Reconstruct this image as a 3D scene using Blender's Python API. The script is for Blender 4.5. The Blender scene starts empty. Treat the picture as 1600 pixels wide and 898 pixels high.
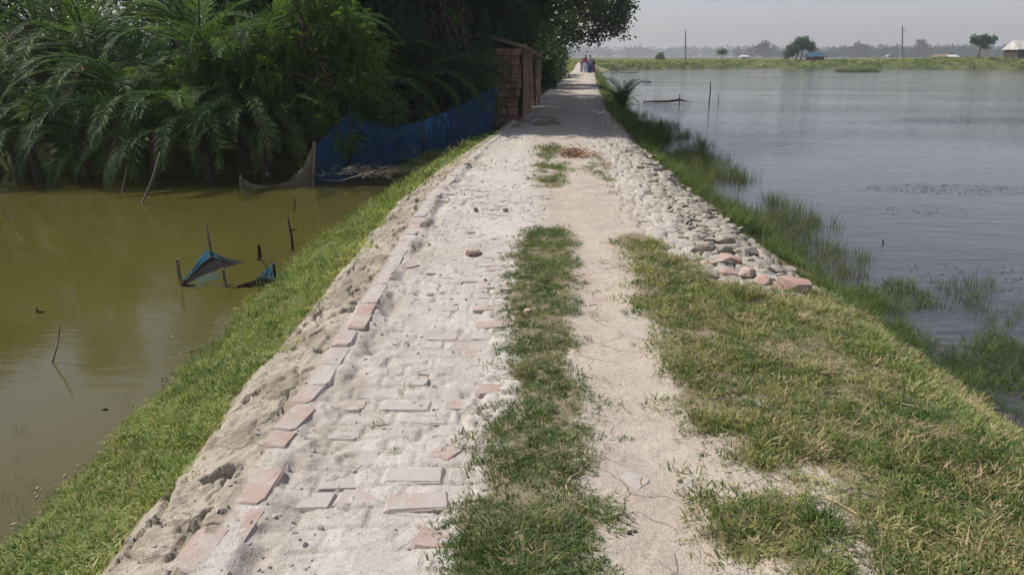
import bpy, bmesh, math, random
import numpy as np
from mathutils import Vector, Matrix

R = math.radians
random.seed(11)
rng = np.random.default_rng(11)
sc = bpy.context.scene
C = sc.collection

# ------------------------------------------------------------------ camera
EYE, PITCH, FPX = 1.60, R(17.2), 1164.0
cam_d = bpy.data.cameras.new('camera')
cam_d.sensor_width = 36.0
cam_d.lens = 36.0 * FPX / 1600.0
cam_d.clip_start, cam_d.clip_end = 0.05, 8000
cam = bpy.data.objects.new('camera', cam_d)
C.objects.link(cam)
cam.location = (0, 0, EYE)
cam.rotation_euler = (R(90) - PITCH, 0, 0)
sc.camera = cam

# ------------------------------------------------------------------ sky, sun, exposure
SUN_AZ, SUN_EL = R(-68), R(52)          # azimuth measured from +Y towards +X
w = bpy.data.worlds.new('World')
sc.world = w
w.use_nodes = True
wn = w.node_tree
sky = wn.nodes.new('ShaderNodeTexSky')
sky.sky_type = 'NISHITA'
sky.sun_disc = False
sky.sun_elevation = SUN_EL
sky.sun_rotation = SUN_AZ
sky.air_density, sky.dust_density, sky.ozone_density = 1.0, 1.35, 1.5
hs = wn.nodes.new('ShaderNodeHueSaturation')
hs.inputs['Saturation'].default_value = 0.5
bg = wn.nodes['Background']
bg.inputs['Strength'].default_value = 0.119
wn.links.new(sky.outputs[0], hs.inputs['Color'])
tint = wn.nodes.new('ShaderNodeMix'); tint.data_type = 'RGBA'; tint.blend_type = 'MULTIPLY'
tint.inputs[0].default_value = 1.0
tint.inputs[7].default_value = (1.0, 0.968, 1.06, 1)          # humid, faintly lavender air, the same all round
wn.links.new(hs.outputs[0], tint.inputs[6])
wn.links.new(tint.outputs[2], bg.inputs['Color'])

sun_d = bpy.data.lights.new('sun', 'SUN')
sun_d.energy, sun_d.angle, sun_d.color = 4.95, R(0.8), (1.0, 0.95, 0.875)
sun = bpy.data.objects.new('sun', sun_d)
C.objects.link(sun)
sv = Vector((math.sin(SUN_AZ) * math.cos(SUN_EL), math.cos(SUN_AZ) * math.cos(SUN_EL), math.sin(SUN_EL)))
sun.rotation_euler = (-sv).to_track_quat('-Z', 'Y').to_euler()
sun.location = (-20, 10, 30)

sc.view_settings.view_transform = 'Standard'
sc.view_settings.look = 'None'
sc.view_settings.gamma = 1.0
sc.view_settings.use_curve_mapping = False
sc.view_settings.exposure = 0.0
cy = sc.cycles
cy.use_denoising = True
cy.adaptive_threshold = 0.025
cy.adaptive_min_samples = 12
cy.max_bounces = 5
cy.diffuse_bounces = 2
cy.glossy_bounces = 2
cy.transmission_bounces = 4
cy.transparent_max_bounces = 12
cy.volume_bounces = 0
cy.caustics_reflective = cy.caustics_refractive = False

# ------------------------------------------------------------------ where a sight line meets a level, or a depth
CP, SP = math.cos(PITCH), math.sin(PITCH)
def P(px, py, z=0.0):
    u, v = (px - 800) / FPX, (py - 449) / FPX
    t = (EYE - z) / (SP + v * CP)
    return Vector((u * t, (CP - v * SP) * t, z))
def at(px, py, Y):
    u, v = (px - 800) / FPX, (py - 449) / FPX
    t = Y / (CP - v * SP)
    return Vector((u * t, Y, EYE - (SP + v * CP) * t))

# ------------------------------------------------------------------ numpy noise
def _h(ix, iy, seed):
    n = (ix.astype(np.int64) * 374761393 + iy.astype(np.int64) * 668265263 + seed * 974634541) & 0xFFFFFFFF
    n = ((n ^ (n >> 13)) * 1274126177) & 0xFFFFFFFF
    n = ((n ^ (n >> 16)) * 2246822519) & 0xFFFFFFFF
    return ((n ^ (n >> 15)) & 0xFFFFFF) / float(0x1000000)
def vn(x, y, seed=0):
    x, y = np.asarray(x, float), np.asarray(y, float)
    ix, iy = np.floor(x), np.floor(y)
    fx, fy = x - ix, y - iy
    fx, fy = fx * fx * (3 - 2 * fx), fy * fy * (3 - 2 * fy)
    a, b = _h(ix, iy, seed), _h(ix + 1, iy, seed)
    c, d = _h(ix, iy + 1, seed), _h(ix + 1, iy + 1, seed)
    return (a + (b - a) * fx) * (1 - fy) + (c + (d - c) * fx) * fy
def fbm(x, y, octv=4, seed=0, gain=0.5):
    s, a, tot = 0, 1.0, 0
    for o in range(octv):
        s = s + a * vn(np.asarray(x) * 2 ** o, np.asarray(y) * 2 ** o, seed + o * 17)
        tot += a
        a *= gain
    return s / tot
def voro(x, y, seed=0, jit=0.85):
    x, y = np.asarray(x, float), np.asarray(y, float)
    ix, iy = np.floor(x), np.floor(y)
    f1 = np.full(x.shape, 9.0); f2 = np.full(x.shape, 9.0); cid = np.zeros(x.shape)
    dx1 = np.zeros(x.shape); dy1 = np.zeros(x.shape)
    for i in (-1, 0, 1):
        for j in (-1, 0, 1):
            cx, cyy = ix + i, iy + j
            px = cx + 0.5 + (_h(cx, cyy, seed) - 0.5) * jit
            py = cyy + 0.5 + (_h(cx, cyy, seed + 5) - 0.5) * jit
            d = np.hypot(x - px, y - py)
            idv = _h(cx, cyy, seed + 9)
            near = d < f1
            f2 = np.where(near, f1, np.minimum(f2, d))
            cid = np.where(near, idv, cid)
            dx1 = np.where(near, x - px, dx1); dy1 = np.where(near, y - py, dy1)
            f1 = np.where(near, d, f1)
    return f1, f2, cid, dx1, dy1
def sstep(a, b, x):
    t = np.clip((np.asarray(x, float) - a) / (b - a), 0, 1)
    return t * t * (3 - 2 * t)
def inpoly(x, y, poly):
    inside = np.zeros(np.shape(x), bool)
    n = len(poly)
    for i in range(n):
        x0, y0 = poly[i]; x1, y1 = poly[(i + 1) % n]
        if y0 == y1: continue
        cond = ((y0 > y) != (y1 > y)) & (x < (x1 - x0) * (y - y0) / (y1 - y0) + x0)
        inside ^= cond
    return inside

# ------------------------------------------------------------------ mesh helpers
def tag(o, label=None, cat=None, group=None, kind=None):
    if label: o['label'] = label
    if cat: o['category'] = cat
    if group: o['group'] = group
    if kind: o['kind'] = kind
    return o
def link(name, me, mat=None, parent=None, loc=None):
    o = bpy.data.objects.new(name, me)
    C.objects.link(o)
    if mat is not None and me is not None and len(me.materials) == 0: me.materials.append(mat)
    if parent is not None: o.parent = parent
    if loc is not None: o.location = loc
    return o
def empty(name, loc, rz=0.0):
    o = bpy.data.objects.new(name, None)
    o.empty_display_size = 0.2
    C.objects.link(o)
    o.location = loc
    o.rotation_euler = (0, 0, rz)
    return o
def np_mesh(name, V, F, smooth=False):
    """V (n,3), F (m,k) with one k"""
    V = np.asarray(V, np.float32); F = np.asarray(F, np.int32)
    me = bpy.data.meshes.new(name)
    k = F.shape[1]
    me.vertices.add(len(V)); me.vertices.foreach_set('co', V.ravel())
    me.loops.add(F.size); me.loops.foreach_set('vertex_index', F.ravel())
    me.polygons.add(len(F))
    me.polygons.foreach_set('loop_start', np.arange(0, F.size, k, dtype=np.int32))
    me.polygons.foreach_set('use_smooth', np.full(len(F), smooth))
    me.update(calc_edges=True)
    return me
class MB:
    def __init__(s): s.v, s.f = [], []
    def add(s, V, F):
        b = len(s.v)
        s.v += [tuple(p) for p in V]
        s.f += [tuple(i + b for i in q) for q in F]
        return s
    def box(s, c, d, rz=0, ry=0, rx=0, jit=0):
        M = Matrix.Rotation(rz, 3, 'Z') @ Matrix.Rotation(ry, 3, 'Y') @ Matrix.Rotation(rx, 3, 'X')
        V = []
        for sx in (-.5, .5):
            for sy in (-.5, .5):
                for sz in (-.5, .5):
                    p = M @ Vector((sx * d[0] + random.uniform(-jit, jit), sy * d[1] + random.uniform(-jit, jit), sz * d[2] + random.uniform(-jit, jit)))
                    V.append(p + Vector(c))
        return s.add(V, [(0, 1, 3, 2), (4, 6, 7, 5), (0, 4, 5, 1), (2, 3, 7, 6), (0, 2, 6, 4), (1, 5, 7, 3)])
    def tube(s, pts, rad, n=6, cap=True):
        pts = [Vector(p) for p in pts]
        if not hasattr(rad, '__len__'): rad = [rad] * len(pts)
        V, F = [], []
        for i, p in enumerate(pts):
            d = (pts[min(i + 1, len(pts) - 1)] - pts[max(i - 1, 0)]).normalized()
            a = d.orthogonal().normalized() if abs(d.z) < .95 else d.cross(Vector((0, 1, 0))).normalized()
            if abs(d.z) < .95: a = d.cross(Vector((0, 0, 1))).normalized()
            b = d.cross(a)
            for k in range(n):
                an = 2 * math.pi * k / n
                V.append(p + (a * math.cos(an) + b * math.sin(an)) * rad[i])
        for i in range(len(pts) - 1):
            for k in range(n):
                F.append((i * n + k, i * n + (k + 1) % n, (i + 1) * n + (k + 1) % n, (i + 1) * n + k))
        if cap:
            F.append(tuple(range(n - 1, -1, -1)))
            F.append(tuple((len(pts) - 1) * n + k for k in range(n)))
        return s.add(V, F)
    def mesh(s, name, smooth=False):
        me = bpy.data.meshes.new(name)
        me.from_pydata(s.v, [], s.f)
        if smooth: me.polygons.foreach_set('use_smooth', np.ones(len(me.polygons), bool))
        me.update()
        return me
    def build(s, name, mat, parent=None, smooth=False, loc=None):
        return link(name, s.mesh(name, smooth), mat, parent, loc)

# ------------------------------------------------------------------ material helpers
class MT:
    def __init__(s, name, rough=0.9, spec=0.3):
        s.m = bpy.data.materials.new(name); s.m.use_nodes = True
        s.nt = s.m.node_tree
        s.b = s.nt.nodes['Principled BSDF']
        s.b.inputs['Roughness'].default_value = rough
        s.b.inputs['Specular IOR Level'].default_value = spec
        s.out = s.nt.nodes['Material Output']
    def n(s, t, **kw):
        nd = s.nt.nodes.new(t)
        for k, v in kw.items(): setattr(nd, k, v)
        return nd
    def l(s, a, b): s.nt.links.new(a, b)
    def noise(s, scale, detail=4, rough=0.6, vec=None, world=True):
        nd = s.n('ShaderNodeTexNoise')
        nd.inputs['Scale'].default_value = scale
        nd.inputs['Detail'].default_value = detail
        nd.inputs['Roughness'].default_value = rough
        if vec is None: vec = s.pos() if world else s.obj()
        s.l(vec, nd.inputs['Vector'])
        return nd.outputs[0]
    def pos(s):
        if not hasattr(s, '_p'): s._p = s.n('ShaderNodeNewGeometry').outputs['Position']
        return s._p
    def obj(s):
        if not hasattr(s, '_o'): s._o = s.n('ShaderNodeTexCoord').outputs['Object']
        return s._o
    def scaled(s, vec, sc3):
        nd = s.n('ShaderNodeMapping'); nd.inputs['Scale'].default_value = sc3
        s.l(vec, nd.inputs['Vector']); return nd.outputs[0]
    def ramp(s, fac, stops):
        nd = s.n('ShaderNodeValToRGB')
        e = nd.color_ramp.elements
        while len(e) < len(stops): e.new(0.5)
        for el, (p, c) in zip(e, stops):
            el.position = p
            el.color = (c[0], c[1], c[2], 1) if hasattr(c, '__len__') else (c, c, c, 1)
        s.l(fac, nd.inputs[0]); return nd.outputs[0]
    def mix(s, fac, a, b, mode='MIX'):
        nd = s.n('ShaderNodeMix', data_type='RGBA', blend_type=mode)
        for sock, val in ((nd.inputs[0], fac), (nd.inputs[6], a), (nd.inputs[7], b)):
            if hasattr(val, 'is_linked') or hasattr(val, 'links'): s.l(val, sock)
            elif hasattr(val, '__len__'): sock.default_value = (val[0], val[1], val[2], 1)
            else: sock.default_value = val
        return nd.outputs[2]
    def math(s, op, a, b=0.0):
        nd = s.n('ShaderNodeMath', operation=op)
        for sock, val in ((nd.inputs[0], a), (nd.inputs[1], b)):
            if hasattr(val, 'links'): s.l(val, sock)
            else: sock.default_value = val
        return nd.outputs[0]
    def bump(s, h, strength=0.4, dist=0.01):
        nd = s.n('ShaderNodeBump')
        nd.inputs['Strength'].default_value = strength
        nd.inputs['Distance'].default_value = dist
        s.l(h, nd.inputs['Height'])
        s.l(nd.outputs[0], s.b.inputs['Normal'])
        return nd
    def color(s, c):
        if hasattr(c, 'links'): s.l(c, s.b.inputs['Base Color'])
        else: s.b.inputs['Base Color'].default_value = (c[0], c[1], c[2], 1)
        return s
    def translucent(s, fac, c):
        t = s.n('ShaderNodeBsdfTranslucent')
        if hasattr(c, 'links'): s.l(c, t.inputs[0])
        else: t.inputs[0].default_value = (c[0], c[1], c[2], 1)
        mx = s.n('ShaderNodeMixShader'); mx.inputs[0].default_value = fac
        s.l(s.b.outputs[0], mx.inputs[1]); s.l(t.outputs[0], mx.inputs[2])
        s.l(mx.outputs[0], s.out.inputs['Surface'])

def two_tone(name, a, b, scale=6, rough=0.9, bump=0.3, bdist=0.01, spec=0.2, world=False, stops=(0.35, 0.65)):
    t = MT(name, rough, spec)
    t.color(t.ramp(t.noise(scale, 5, world=world), [(stops[0], a), (stops[1], b)]))
    if bump: t.bump(t.noise(scale * 4, 5, world=world), bump, bdist)
    return t.m
def leaf_mat(name, dark, mid, light, nscale=1.6, rough=0.45, trans=0.25, spec=0.4):
    t = MT(name, rough, spec)
    n1 = t.noise(nscale, 3)
    n2 = t.noise(nscale * 9, 2)
    f = t.math('ADD', t.math('MULTIPLY', n1, 0.6), t.math('MULTIPLY', n2, 0.4))
    c = t.ramp(f, [(0.36, dark), (0.5, mid), (0.66, light)])
    t.color(c)
    t.translucent(trans, t.mix(1.0, c, (1.5, 1.5, 0.7), 'MULTIPLY'))
    return t.m

# earth of the road: the colour attribute carries which material lies where (sand, mud, soil)
t = MT('road_earth', 0.95, 0.15)
at_ = t.n('ShaderNodeAttribute', attribute_name='earth')
n1, n2, n3 = t.noise(3.0, 4), t.noise(34, 4, 0.75), t.noise(170, 2)
c = t.mix(1.0, at_.outputs['Color'], t.ramp(n1, [(0.3, (0.90, 0.89, 0.87)), (0.7, (1.12, 1.11, 1.09))]), 'MULTIPLY')
c = t.mix(1.0, c, t.ramp(n2, [(0.28, (0.70, 0.69, 0.67)), (0.46, 1.0), (0.8, (1.12, 1.12, 1.11))]), 'MULTIPLY')
c = t.mix(1.0, c, t.ramp(n3, [(0.28, 0.72), (0.5, 1.0), (0.8, 1.12)]), 'MULTIPLY')
vo = t.n('ShaderNodeTexVoronoi', feature='DISTANCE_TO_EDGE')
vo.inputs['Scale'].default_value = 4.3
wv_ = t.n('ShaderNodeVectorMath', operation='ADD')
sc_ = t.n('ShaderNodeVectorMath', operation='SCALE'); sc_.inputs['Scale'].default_value = 0.16
nzc = t.n('ShaderNodeTexNoise'); nzc.inputs['Scale'].default_value = 7.0; nzc.inputs['Detail'].default_value = 3
t.l(t.pos(), nzc.inputs['Vector']); t.l(nzc.outputs['Color'], sc_.inputs[0])
flat_ = t.scaled(t.pos(), (1, 1, 0.0))
t.l(flat_, wv_.inputs[0]); t.l(sc_.outputs[0], wv_.inputs[1]); t.l(wv_.outputs[0], vo.inputs['Vector'])
crk = t.math('MULTIPLY', t.ramp(vo.outputs['Distance'], [(0.0, 1.0), (0.028, 0.0)]), at_.outputs['Alpha'])
crk = t.math('MULTIPLY', crk, t.ramp(t.noise(2.2, 4), [(0.40, 0.0), (0.56, 0.9)]))
c = t.mix(t.math('MULTIPLY', crk, 0.8), c, (0.19, 0.155, 0.12))
t.color(c)
hgt_ = t.math('SUBTRACT', t.math('ADD', t.math('MULTIPLY', n2, 0.8), t.math('MULTIPLY', n3, 0.30)), t.math('MULTIPLY', crk, 0.5))
t.bump(hgt_, 0.7, 0.018)
M_road = t.m

# brick under dust: object colour red channel = how much bare brick shows
t = MT('dusty_brick', 0.92, 0.15)
oi = t.n('ShaderNodeObjectInfo')
sep = t.n('ShaderNodeSeparateColor'); t.l(oi.outputs['Color'], sep.inputs[0])
nd = t.noise(9, 4)
bare = t.math('MULTIPLY', t.math('GREATER_THAN', t.math('ADD', nd, sep.outputs[0]), 0.86), 1.0)
soft = t.ramp(t.math('ADD', nd, t.math('MULTIPLY', sep.outputs[0], 0.8)), [(0.55, 0.0), (1.0, 1.0)])
brickc = t.mix(t.noise(30, 3), (0.30, 0.185, 0.145), (0.44, 0.32, 0.265))
dustc = t.mix(t.noise(14, 5), (0.375, 0.34, 0.31), (0.455, 0.42, 0.385))
c = t.mix(soft, dustc, brickc)
c = t.mix(1.0, c, t.ramp(t.noise(120, 3), [(0.3, 0.84), (0.7, 1.08)]), 'MULTIPLY')
t.color(c)
t.bump(t.noise(60, 5, 0.7), 0.5, 0.008)
M_brick = t.m

t = MT('ground_earth', 0.95, 0.1)
g1 = t.noise(0.06, 4); g2 = t.noise(0.9, 5); g3 = t.noise(0.35, 3, vec=t.scaled(t.pos(), (0.25, 1.6, 1.0)))
c = t.ramp(g1, [(0.35, (0.075, 0.095, 0.030)), (0.5, (0.11, 0.13, 0.045)), (0.66, (0.16, 0.15, 0.07))])
c = t.mix(t.ramp(g3, [(0.45, 0.0), (0.65, 0.7)]), c, (0.055, 0.085, 0.022))
c = t.mix(1.0, c, t.ramp(g2, [(0.3, 0.75), (0.7, 1.15)]), 'MULTIPLY')
t.color(c); t.bump(g2, 0.5, 0.15)
M_ground = t.m

def water_mat(name, c1, c2, wave, calm, rough, sx):
    t = MT(name, rough, 0.5)
    t.b.inputs['IOR'].default_value = 1.333
    t.color(t.ramp(t.noise(0.25, 3), [(0.35, c1), (0.65, c2)]))
    v = t.scaled(t.pos(), sx)
    a = t.noise(1.0, 3, 0.55, vec=v)
    b = t.noise(3.3, 3, 0.6, vec=v)
    patch = t.ramp(t.noise(1.0, 3, 0.5, vec=t.scaled(t.pos(), calm[1])), [(0.38, calm[0]), (0.62, 1.0)])
    h = t.math('MULTIPLY', t.math('ADD', a, t.math('MULTIPLY', b, 0.35)), patch)
    t.bump(h, 1.0, wave)
    return t.m
M_pondl = water_mat('murky_pond_water', (0.070, 0.063, 0.016), (0.086, 0.076, 0.021), 0.0045, (0.25, (0.35, 0.6, 1)), 0.03, (4.5, 9.0, 1))
M_pondr = water_mat('grey_pond_water', (0.048, 0.050, 0.053), (0.060, 0.061, 0.063), 0.048, (0.25, (0.04, 0.10, 1)), 0.05, (1.3, 3.2, 1))

def grass_mat(name, dark, mid, light, dry, drys):
    t = MT(name, 0.55, 0.3)
    rnd = t.n('ShaderNodeObjectInfo').outputs['Random']
    n1 = t.noise(1.3, 4); n2 = t.noise(7.0, 2)
    n4 = t.noise(55.0, 1)
    f = t.math('ADD', t.math('MULTIPLY', rnd, 0.30), t.math('ADD', t.math('MULTIPLY', n1, 0.34), t.math('ADD', t.math('MULTIPLY', n2, 0.16), t.math('MULTIPLY', n4, 0.20))))
    c = t.ramp(f, [(0.36, dark), (0.5, mid), (0.66, light)])
    d = t.ramp(t.math('ADD', t.math('MULTIPLY', t.noise(2.1, 4), 0.7), t.math('MULTIPLY', rnd, 0.3)), [(drys[0], 0.0), (drys[1], 0.85)])
    c = t.mix(d, c, dry)
    t.color(c)
    t.translucent(0.42, t.mix(1.0, c, (1.35, 1.35, 0.8), 'MULTIPLY'))
    return t.m
M_turf = grass_mat('turf_blades', (0.060, 0.105, 0.028), (0.100, 0.155, 0.045), (0.165, 0.215, 0.080), (0.34, 0.285, 0.16), (0.54, 0.80))
M_verge = grass_mat('verge_blades', (0.060, 0.115, 0.024), (0.160, 0.225, 0.056), (0.34, 0.38, 0.13), (0.44, 0.365, 0.19), (0.47, 0.72))
M_bankg = grass_mat('bank_blades', (0.080, 0.140, 0.028), (0.205, 0.275, 0.068), (0.42, 0.45, 0.17), (0.46, 0.41, 0.21), (0.52, 0.80))
M_reed = grass_mat('reed_blades', (0.045, 0.075, 0.022), (0.080, 0.115, 0.032), (0.14, 0.165, 0.05), (0.17, 0.15, 0.07), (0.55, 0.8))
M_weed = grass_mat('weed_blades', (0.040, 0.075, 0.020), (0.085, 0.135, 0.034), (0.17, 0.215, 0.062), (0.22, 0.19, 0.09), (0.58, 0.85))
M_straw = two_tone('dry_straw', (0.22, 0.155, 0.08), (0.46, 0.37, 0.22), 20, 0.8, 0)
M_frond = leaf_mat('palm_leaflets', (0.030, 0.068, 0.024), (0.062, 0.118, 0.042), (0.15, 0.19, 0.07), 0.9, 0.52, 0.42, 0.14)
M_deadfrond = two_tone('dead_palm_leaflets', (0.16, 0.12, 0.065), (0.34, 0.29, 0.18), 8, 0.6, 0)
M_feather = leaf_mat('feathery_leaves', (0.060, 0.110, 0.028), (0.100, 0.165, 0.040), (0.16, 0.215, 0.055), 1.3, 0.5, 0.5, 0.2)
M_darkleaf = leaf_mat('dark_needles', (0.034, 0.074, 0.040), (0.058, 0.112, 0.058), (0.092, 0.150, 0.075), 1.0, 0.55, 0.35, 0.2)
M_broad = leaf_mat('broad_leaves', (0.030, 0.055, 0.016), (0.055, 0.092, 0.024), (0.115, 0.145, 0.040), 0.9, 0.42, 0.28, 0.4)
M_farleaf = leaf_mat('far_leaves', (0.022, 0.038, 0.018), (0.035, 0.055, 0.024), (0.055, 0.075, 0.032), 0.15, 0.7, 0.1, 0.1)
M_bark = two_tone('bark', (0.055, 0.042, 0.030), (0.16, 0.125, 0.09), 14, 0.95, 0.6, 0.02)
M_stick = two_tone('weathered_stick', (0.10, 0.085, 0.06), (0.30, 0.26, 0.20), 18, 0.9, 0.3, 0.004)
M_wetstick = two_tone('wet_dark_wood', (0.018, 0.015, 0.012), (0.07, 0.055, 0.04), 14, 0.6, 0.3, 0.004)
M_rock = two_tone('grey_rubble', (0.20, 0.18, 0.145), (0.385, 0.35, 0.295), 9, 0.95, 0.8, 0.02, world=True)
M_pinkrock = two_tone('pink_broken_brick', (0.36, 0.235, 0.185), (0.50, 0.38, 0.32), 9, 0.95, 0.6, 0.01, world=True)
M_redrock = two_tone('red_broken_brick', (0.19, 0.095, 0.07), (0.40, 0.31, 0.265), 16, 0.95, 0.6, 0.008, world=True, stops=(0.45, 0.55))
M_block = two_tone('dried_mud_block', (0.15, 0.085, 0.06), (0.33, 0.21, 0.155), 6, 0.97, 0.7, 0.015, world=True)
M_thatch = two_tone('dry_thatch', (0.17, 0.115, 0.075), (0.36, 0.27, 0.19), 22, 0.95, 0.4, 0.01)
M_tin = two_tone('pale_tin', (0.42, 0.45, 0.46), (0.60, 0.62, 0.61), 3, 0.45, 0.1, 0.01, 0.5)
M_dark = two_tone('dark_boards', (0.030, 0.025, 0.022), (0.075, 0.06, 0.05), 3, 0.9, 0.2)
M_pale = two_tone('pale_roof_sheet', (0.36, 0.35, 0.31), (0.56, 0.54, 0.49), 0.8, 0.7, 0.1)
M_yellowpatch = two_tone('yellowed_roof_patch', (0.30, 0.27, 0.12), (0.44, 0.40, 0.21), 1.5, 0.8, 0.1)
M_bluesheet = two_tone('blue_tarpaulin', (0.025, 0.07, 0.12), (0.05, 0.14, 0.21), 1.2, 0.5, 0.2, 0.05)
M_white = two_tone('white_sheet', (0.42, 0.43, 0.43), (0.56, 0.56, 0.55), 2, 0.7, 0.1)
M_concrete = two_tone('pole_concrete', (0.14, 0.14, 0.14), (0.23, 0.23, 0.22), 2, 0.9, 0.1)
M_skin = two_tone('skin', (0.14, 0.075, 0.045), (0.19, 0.105, 0.065), 5, 0.6, 0)
M_hair = two_tone('black_hair', (0.010, 0.009, 0.009), (0.02, 0.018, 0.017), 20, 0.5, 0)
def cloth(name, a, b): return two_tone(name, a, b, 9, 0.9, 0.3, 0.01)

def net_mat(name, c, alpha):
    t = MT(name, 0.6, 0.3)
    t.color(t.mix(t.noise(3, 3), (c[0] * .7, c[1] * .7, c[2] * .75), c))
    tr = t.n('ShaderNodeBsdfTransparent')
    tl = t.n('ShaderNodeBsdfTranslucent'); tl.inputs[0].default_value = (c[0] * 1.3, c[1] * 1.3, c[2] * 1.3, 1)
    m1 = t.n('ShaderNodeMixShader'); m1.inputs[0].default_value = 0.4
    t.l(t.b.outputs[0], m1.inputs[1]); t.l(tl.outputs[0], m1.inputs[2])
    m2 = t.n('ShaderNodeMixShader')
    f = t.ramp(t.noise(5, 4), [(0.3, alpha - 0.12), (0.7, alpha + 0.12)])
    t.l(f, m2.inputs[0])
    t.l(tr.outputs[0], m2.inputs[1]); t.l(m1.outputs[0], m2.inputs[2])
    t.l(m2.outputs[0], t.out.inputs['Surface'])
    return t.m
M_net = net_mat('blue_net', (0.020, 0.110, 0.26), 0.66)
M_netgrey = net_mat('grey_net', (0.30, 0.27, 0.21), 0.78)
M_trapblue = net_mat('faded_blue_net', (0.055, 0.17, 0.28), 0.88)
M_sunken = net_mat('sunken_blue_net', (0.06, 0.15, 0.20), 0.30)
M_trapdark = net_mat('muddy_black_net', (0.014, 0.013, 0.011), 0.93)

# ------------------------------------------------------------------ the raised road: its plan and its height
WL, WR = -0.75, -0.55                       # water levels of the two ponds
def offs(y): return 0.4 * np.log1p(np.exp(np.clip((np.asarray(y, float) - 15.8) / 4.0, -30, 60)))
def lsc(y): return np.interp(y, [9, 12.5, 17, 45, 140], [1.0, 0.82, 0.52, 0.36, 0.36])
def t_of(x, y):
    t = np.asarray(x, float) - offs(y)
    return np.where(t < 0, t / lsc(y), t)
def x_of(t, y): return offs(y) + np.where(np.asarray(t) < 0, np.asarray(t) * lsc(y), t)

def wpoly(pts): return [(p.x, p.y) for p in (P(a, b, 0.0) for a, b in pts)]
STRIP = wpoly([(690, 960), (715, 898), (728, 800), (762, 740), (768, 700), (785, 640), (800, 560), (797, 480), (802, 420), (812, 380), (838, 358),
               (885, 358), (890, 420), (892, 500), (880, 560), (902, 640), (888, 700), (905, 760), (912, 850), (925, 898), (930, 960)])
RIGHT = wpoly([(962, 365), (985, 400), (998, 470), (1030, 520), (1038, 570), (1060, 620), (1105, 668), (1190, 700), (1120, 735), (1090, 765), (1140, 800),
               (1095, 835), (1150, 865), (1170, 898), (1180, 960), (2600, 960), (2000, 660), (1330, 480), (1262, 468), (1200, 452), (1130, 440), (1085, 415), (1020, 370)])
HOLES = [wpoly(h) for h in ([(1105, 745), (1190, 735), (1240, 745), (1225, 772), (1150, 785)],
                            [(1262, 785), (1300, 780), (1345, 825), (1372, 880), (1350, 898), (1310, 870)],
                            [(1225, 715), (1270, 725), (1310, 755), (1275, 760)], [(1180, 885), (1250, 880), (1260, 960), (1170, 960)],
                            [(1170, 628), (1215, 630), (1200, 645)])]
HOLES = [[(sum(p[0] for p in h) / len(h) * -.3 + q[0] * 1.3, sum(p[1] for p in h) / len(h) * -.3 + q[1] * 1.3) for q in h] for h in HOLES]
PATCH = [wpoly([(846, 222), (874, 222), (880, 255), (884, 294), (832, 292), (840, 260)]), wpoly([(925, 240), (945, 238), (964, 282), (930, 282)])]
FARPATCH = [wpoly([(800, 186), (860, 180), (880, 195), (800, 200)])]
def grass_on(x, y, k=1.0):
    """bare road or turf: 1 where turf grows on the flat top"""
    wx = x + (fbm(x * 6, y * 6, 3, 41) - .5) * 0.22 * k
    wy = y + (fbm(x * 6, y * 6, 3, 57) - .5) * 0.35 * k
    g = inpoly(wx, wy, STRIP) | inpoly(wx, wy, RIGHT)
    for h in HOLES: g &= ~inpoly(wx, wy, h)
    for q in PATCH + FARPATCH: g |= inpoly(wx, wy, q) & (fbm(x * 7, y * 3, 3, 91) > 0.47)
    return g

def rowshift(row): return (row % 2) * .125 + (_h(np.asarray(row, float), np.zeros_like(np.asarray(row, float)), 5) - .5) * .06
def courses(x, y):
    row = np.round((y - 1.72) / .132)
    dy_ = (.5 - np.abs((y - 1.72) / .132 - row)) * .132
    kx = (x + .80 - rowshift(row)) / .258
    kb = np.round(kx)
    dx_ = (.5 - np.abs(kx - kb)) * .258
    xr = np.interp(y, [2.0, 4.6, 7.0, 10], [-0.10, 0.06, 0.30, 0.55])
    area = sstep(-.95, -.90, x) * (1 - sstep(-.04, .04, x - xr)) * sstep(1.5, 1.6, y) * (1 - sstep(8.5, 9.8, y))
    expose = area * sstep(.28, .52, vn(x * 1.6, y * 1.1, 333) + (fbm(x * 7, y * 7, 2, 335) - .5) * .5)
    groove = 1 - sstep(.003, .015, np.minimum(dx_, dy_) + (fbm(x * 16, y * 16, 2, 336) - .5) * .012)
    return expose, groove, _h(row, kb, 6)
PROF_T = [-7.0, -4.5, -3.3, -2.50, -1.60, -1.46, -1.38, -1.12, 0.0, 2.02, 2.16, 2.5, 3.05, 3.6, 5.5, 7.5]
PROF_Z = [-1.6, -1.5, -1.25, -0.75, -0.24, -0.12, -0.05, 0.0, 0.015, 0.0, -0.06, -0.25, -0.56, -0.75, -1.3, -1.6]
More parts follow.
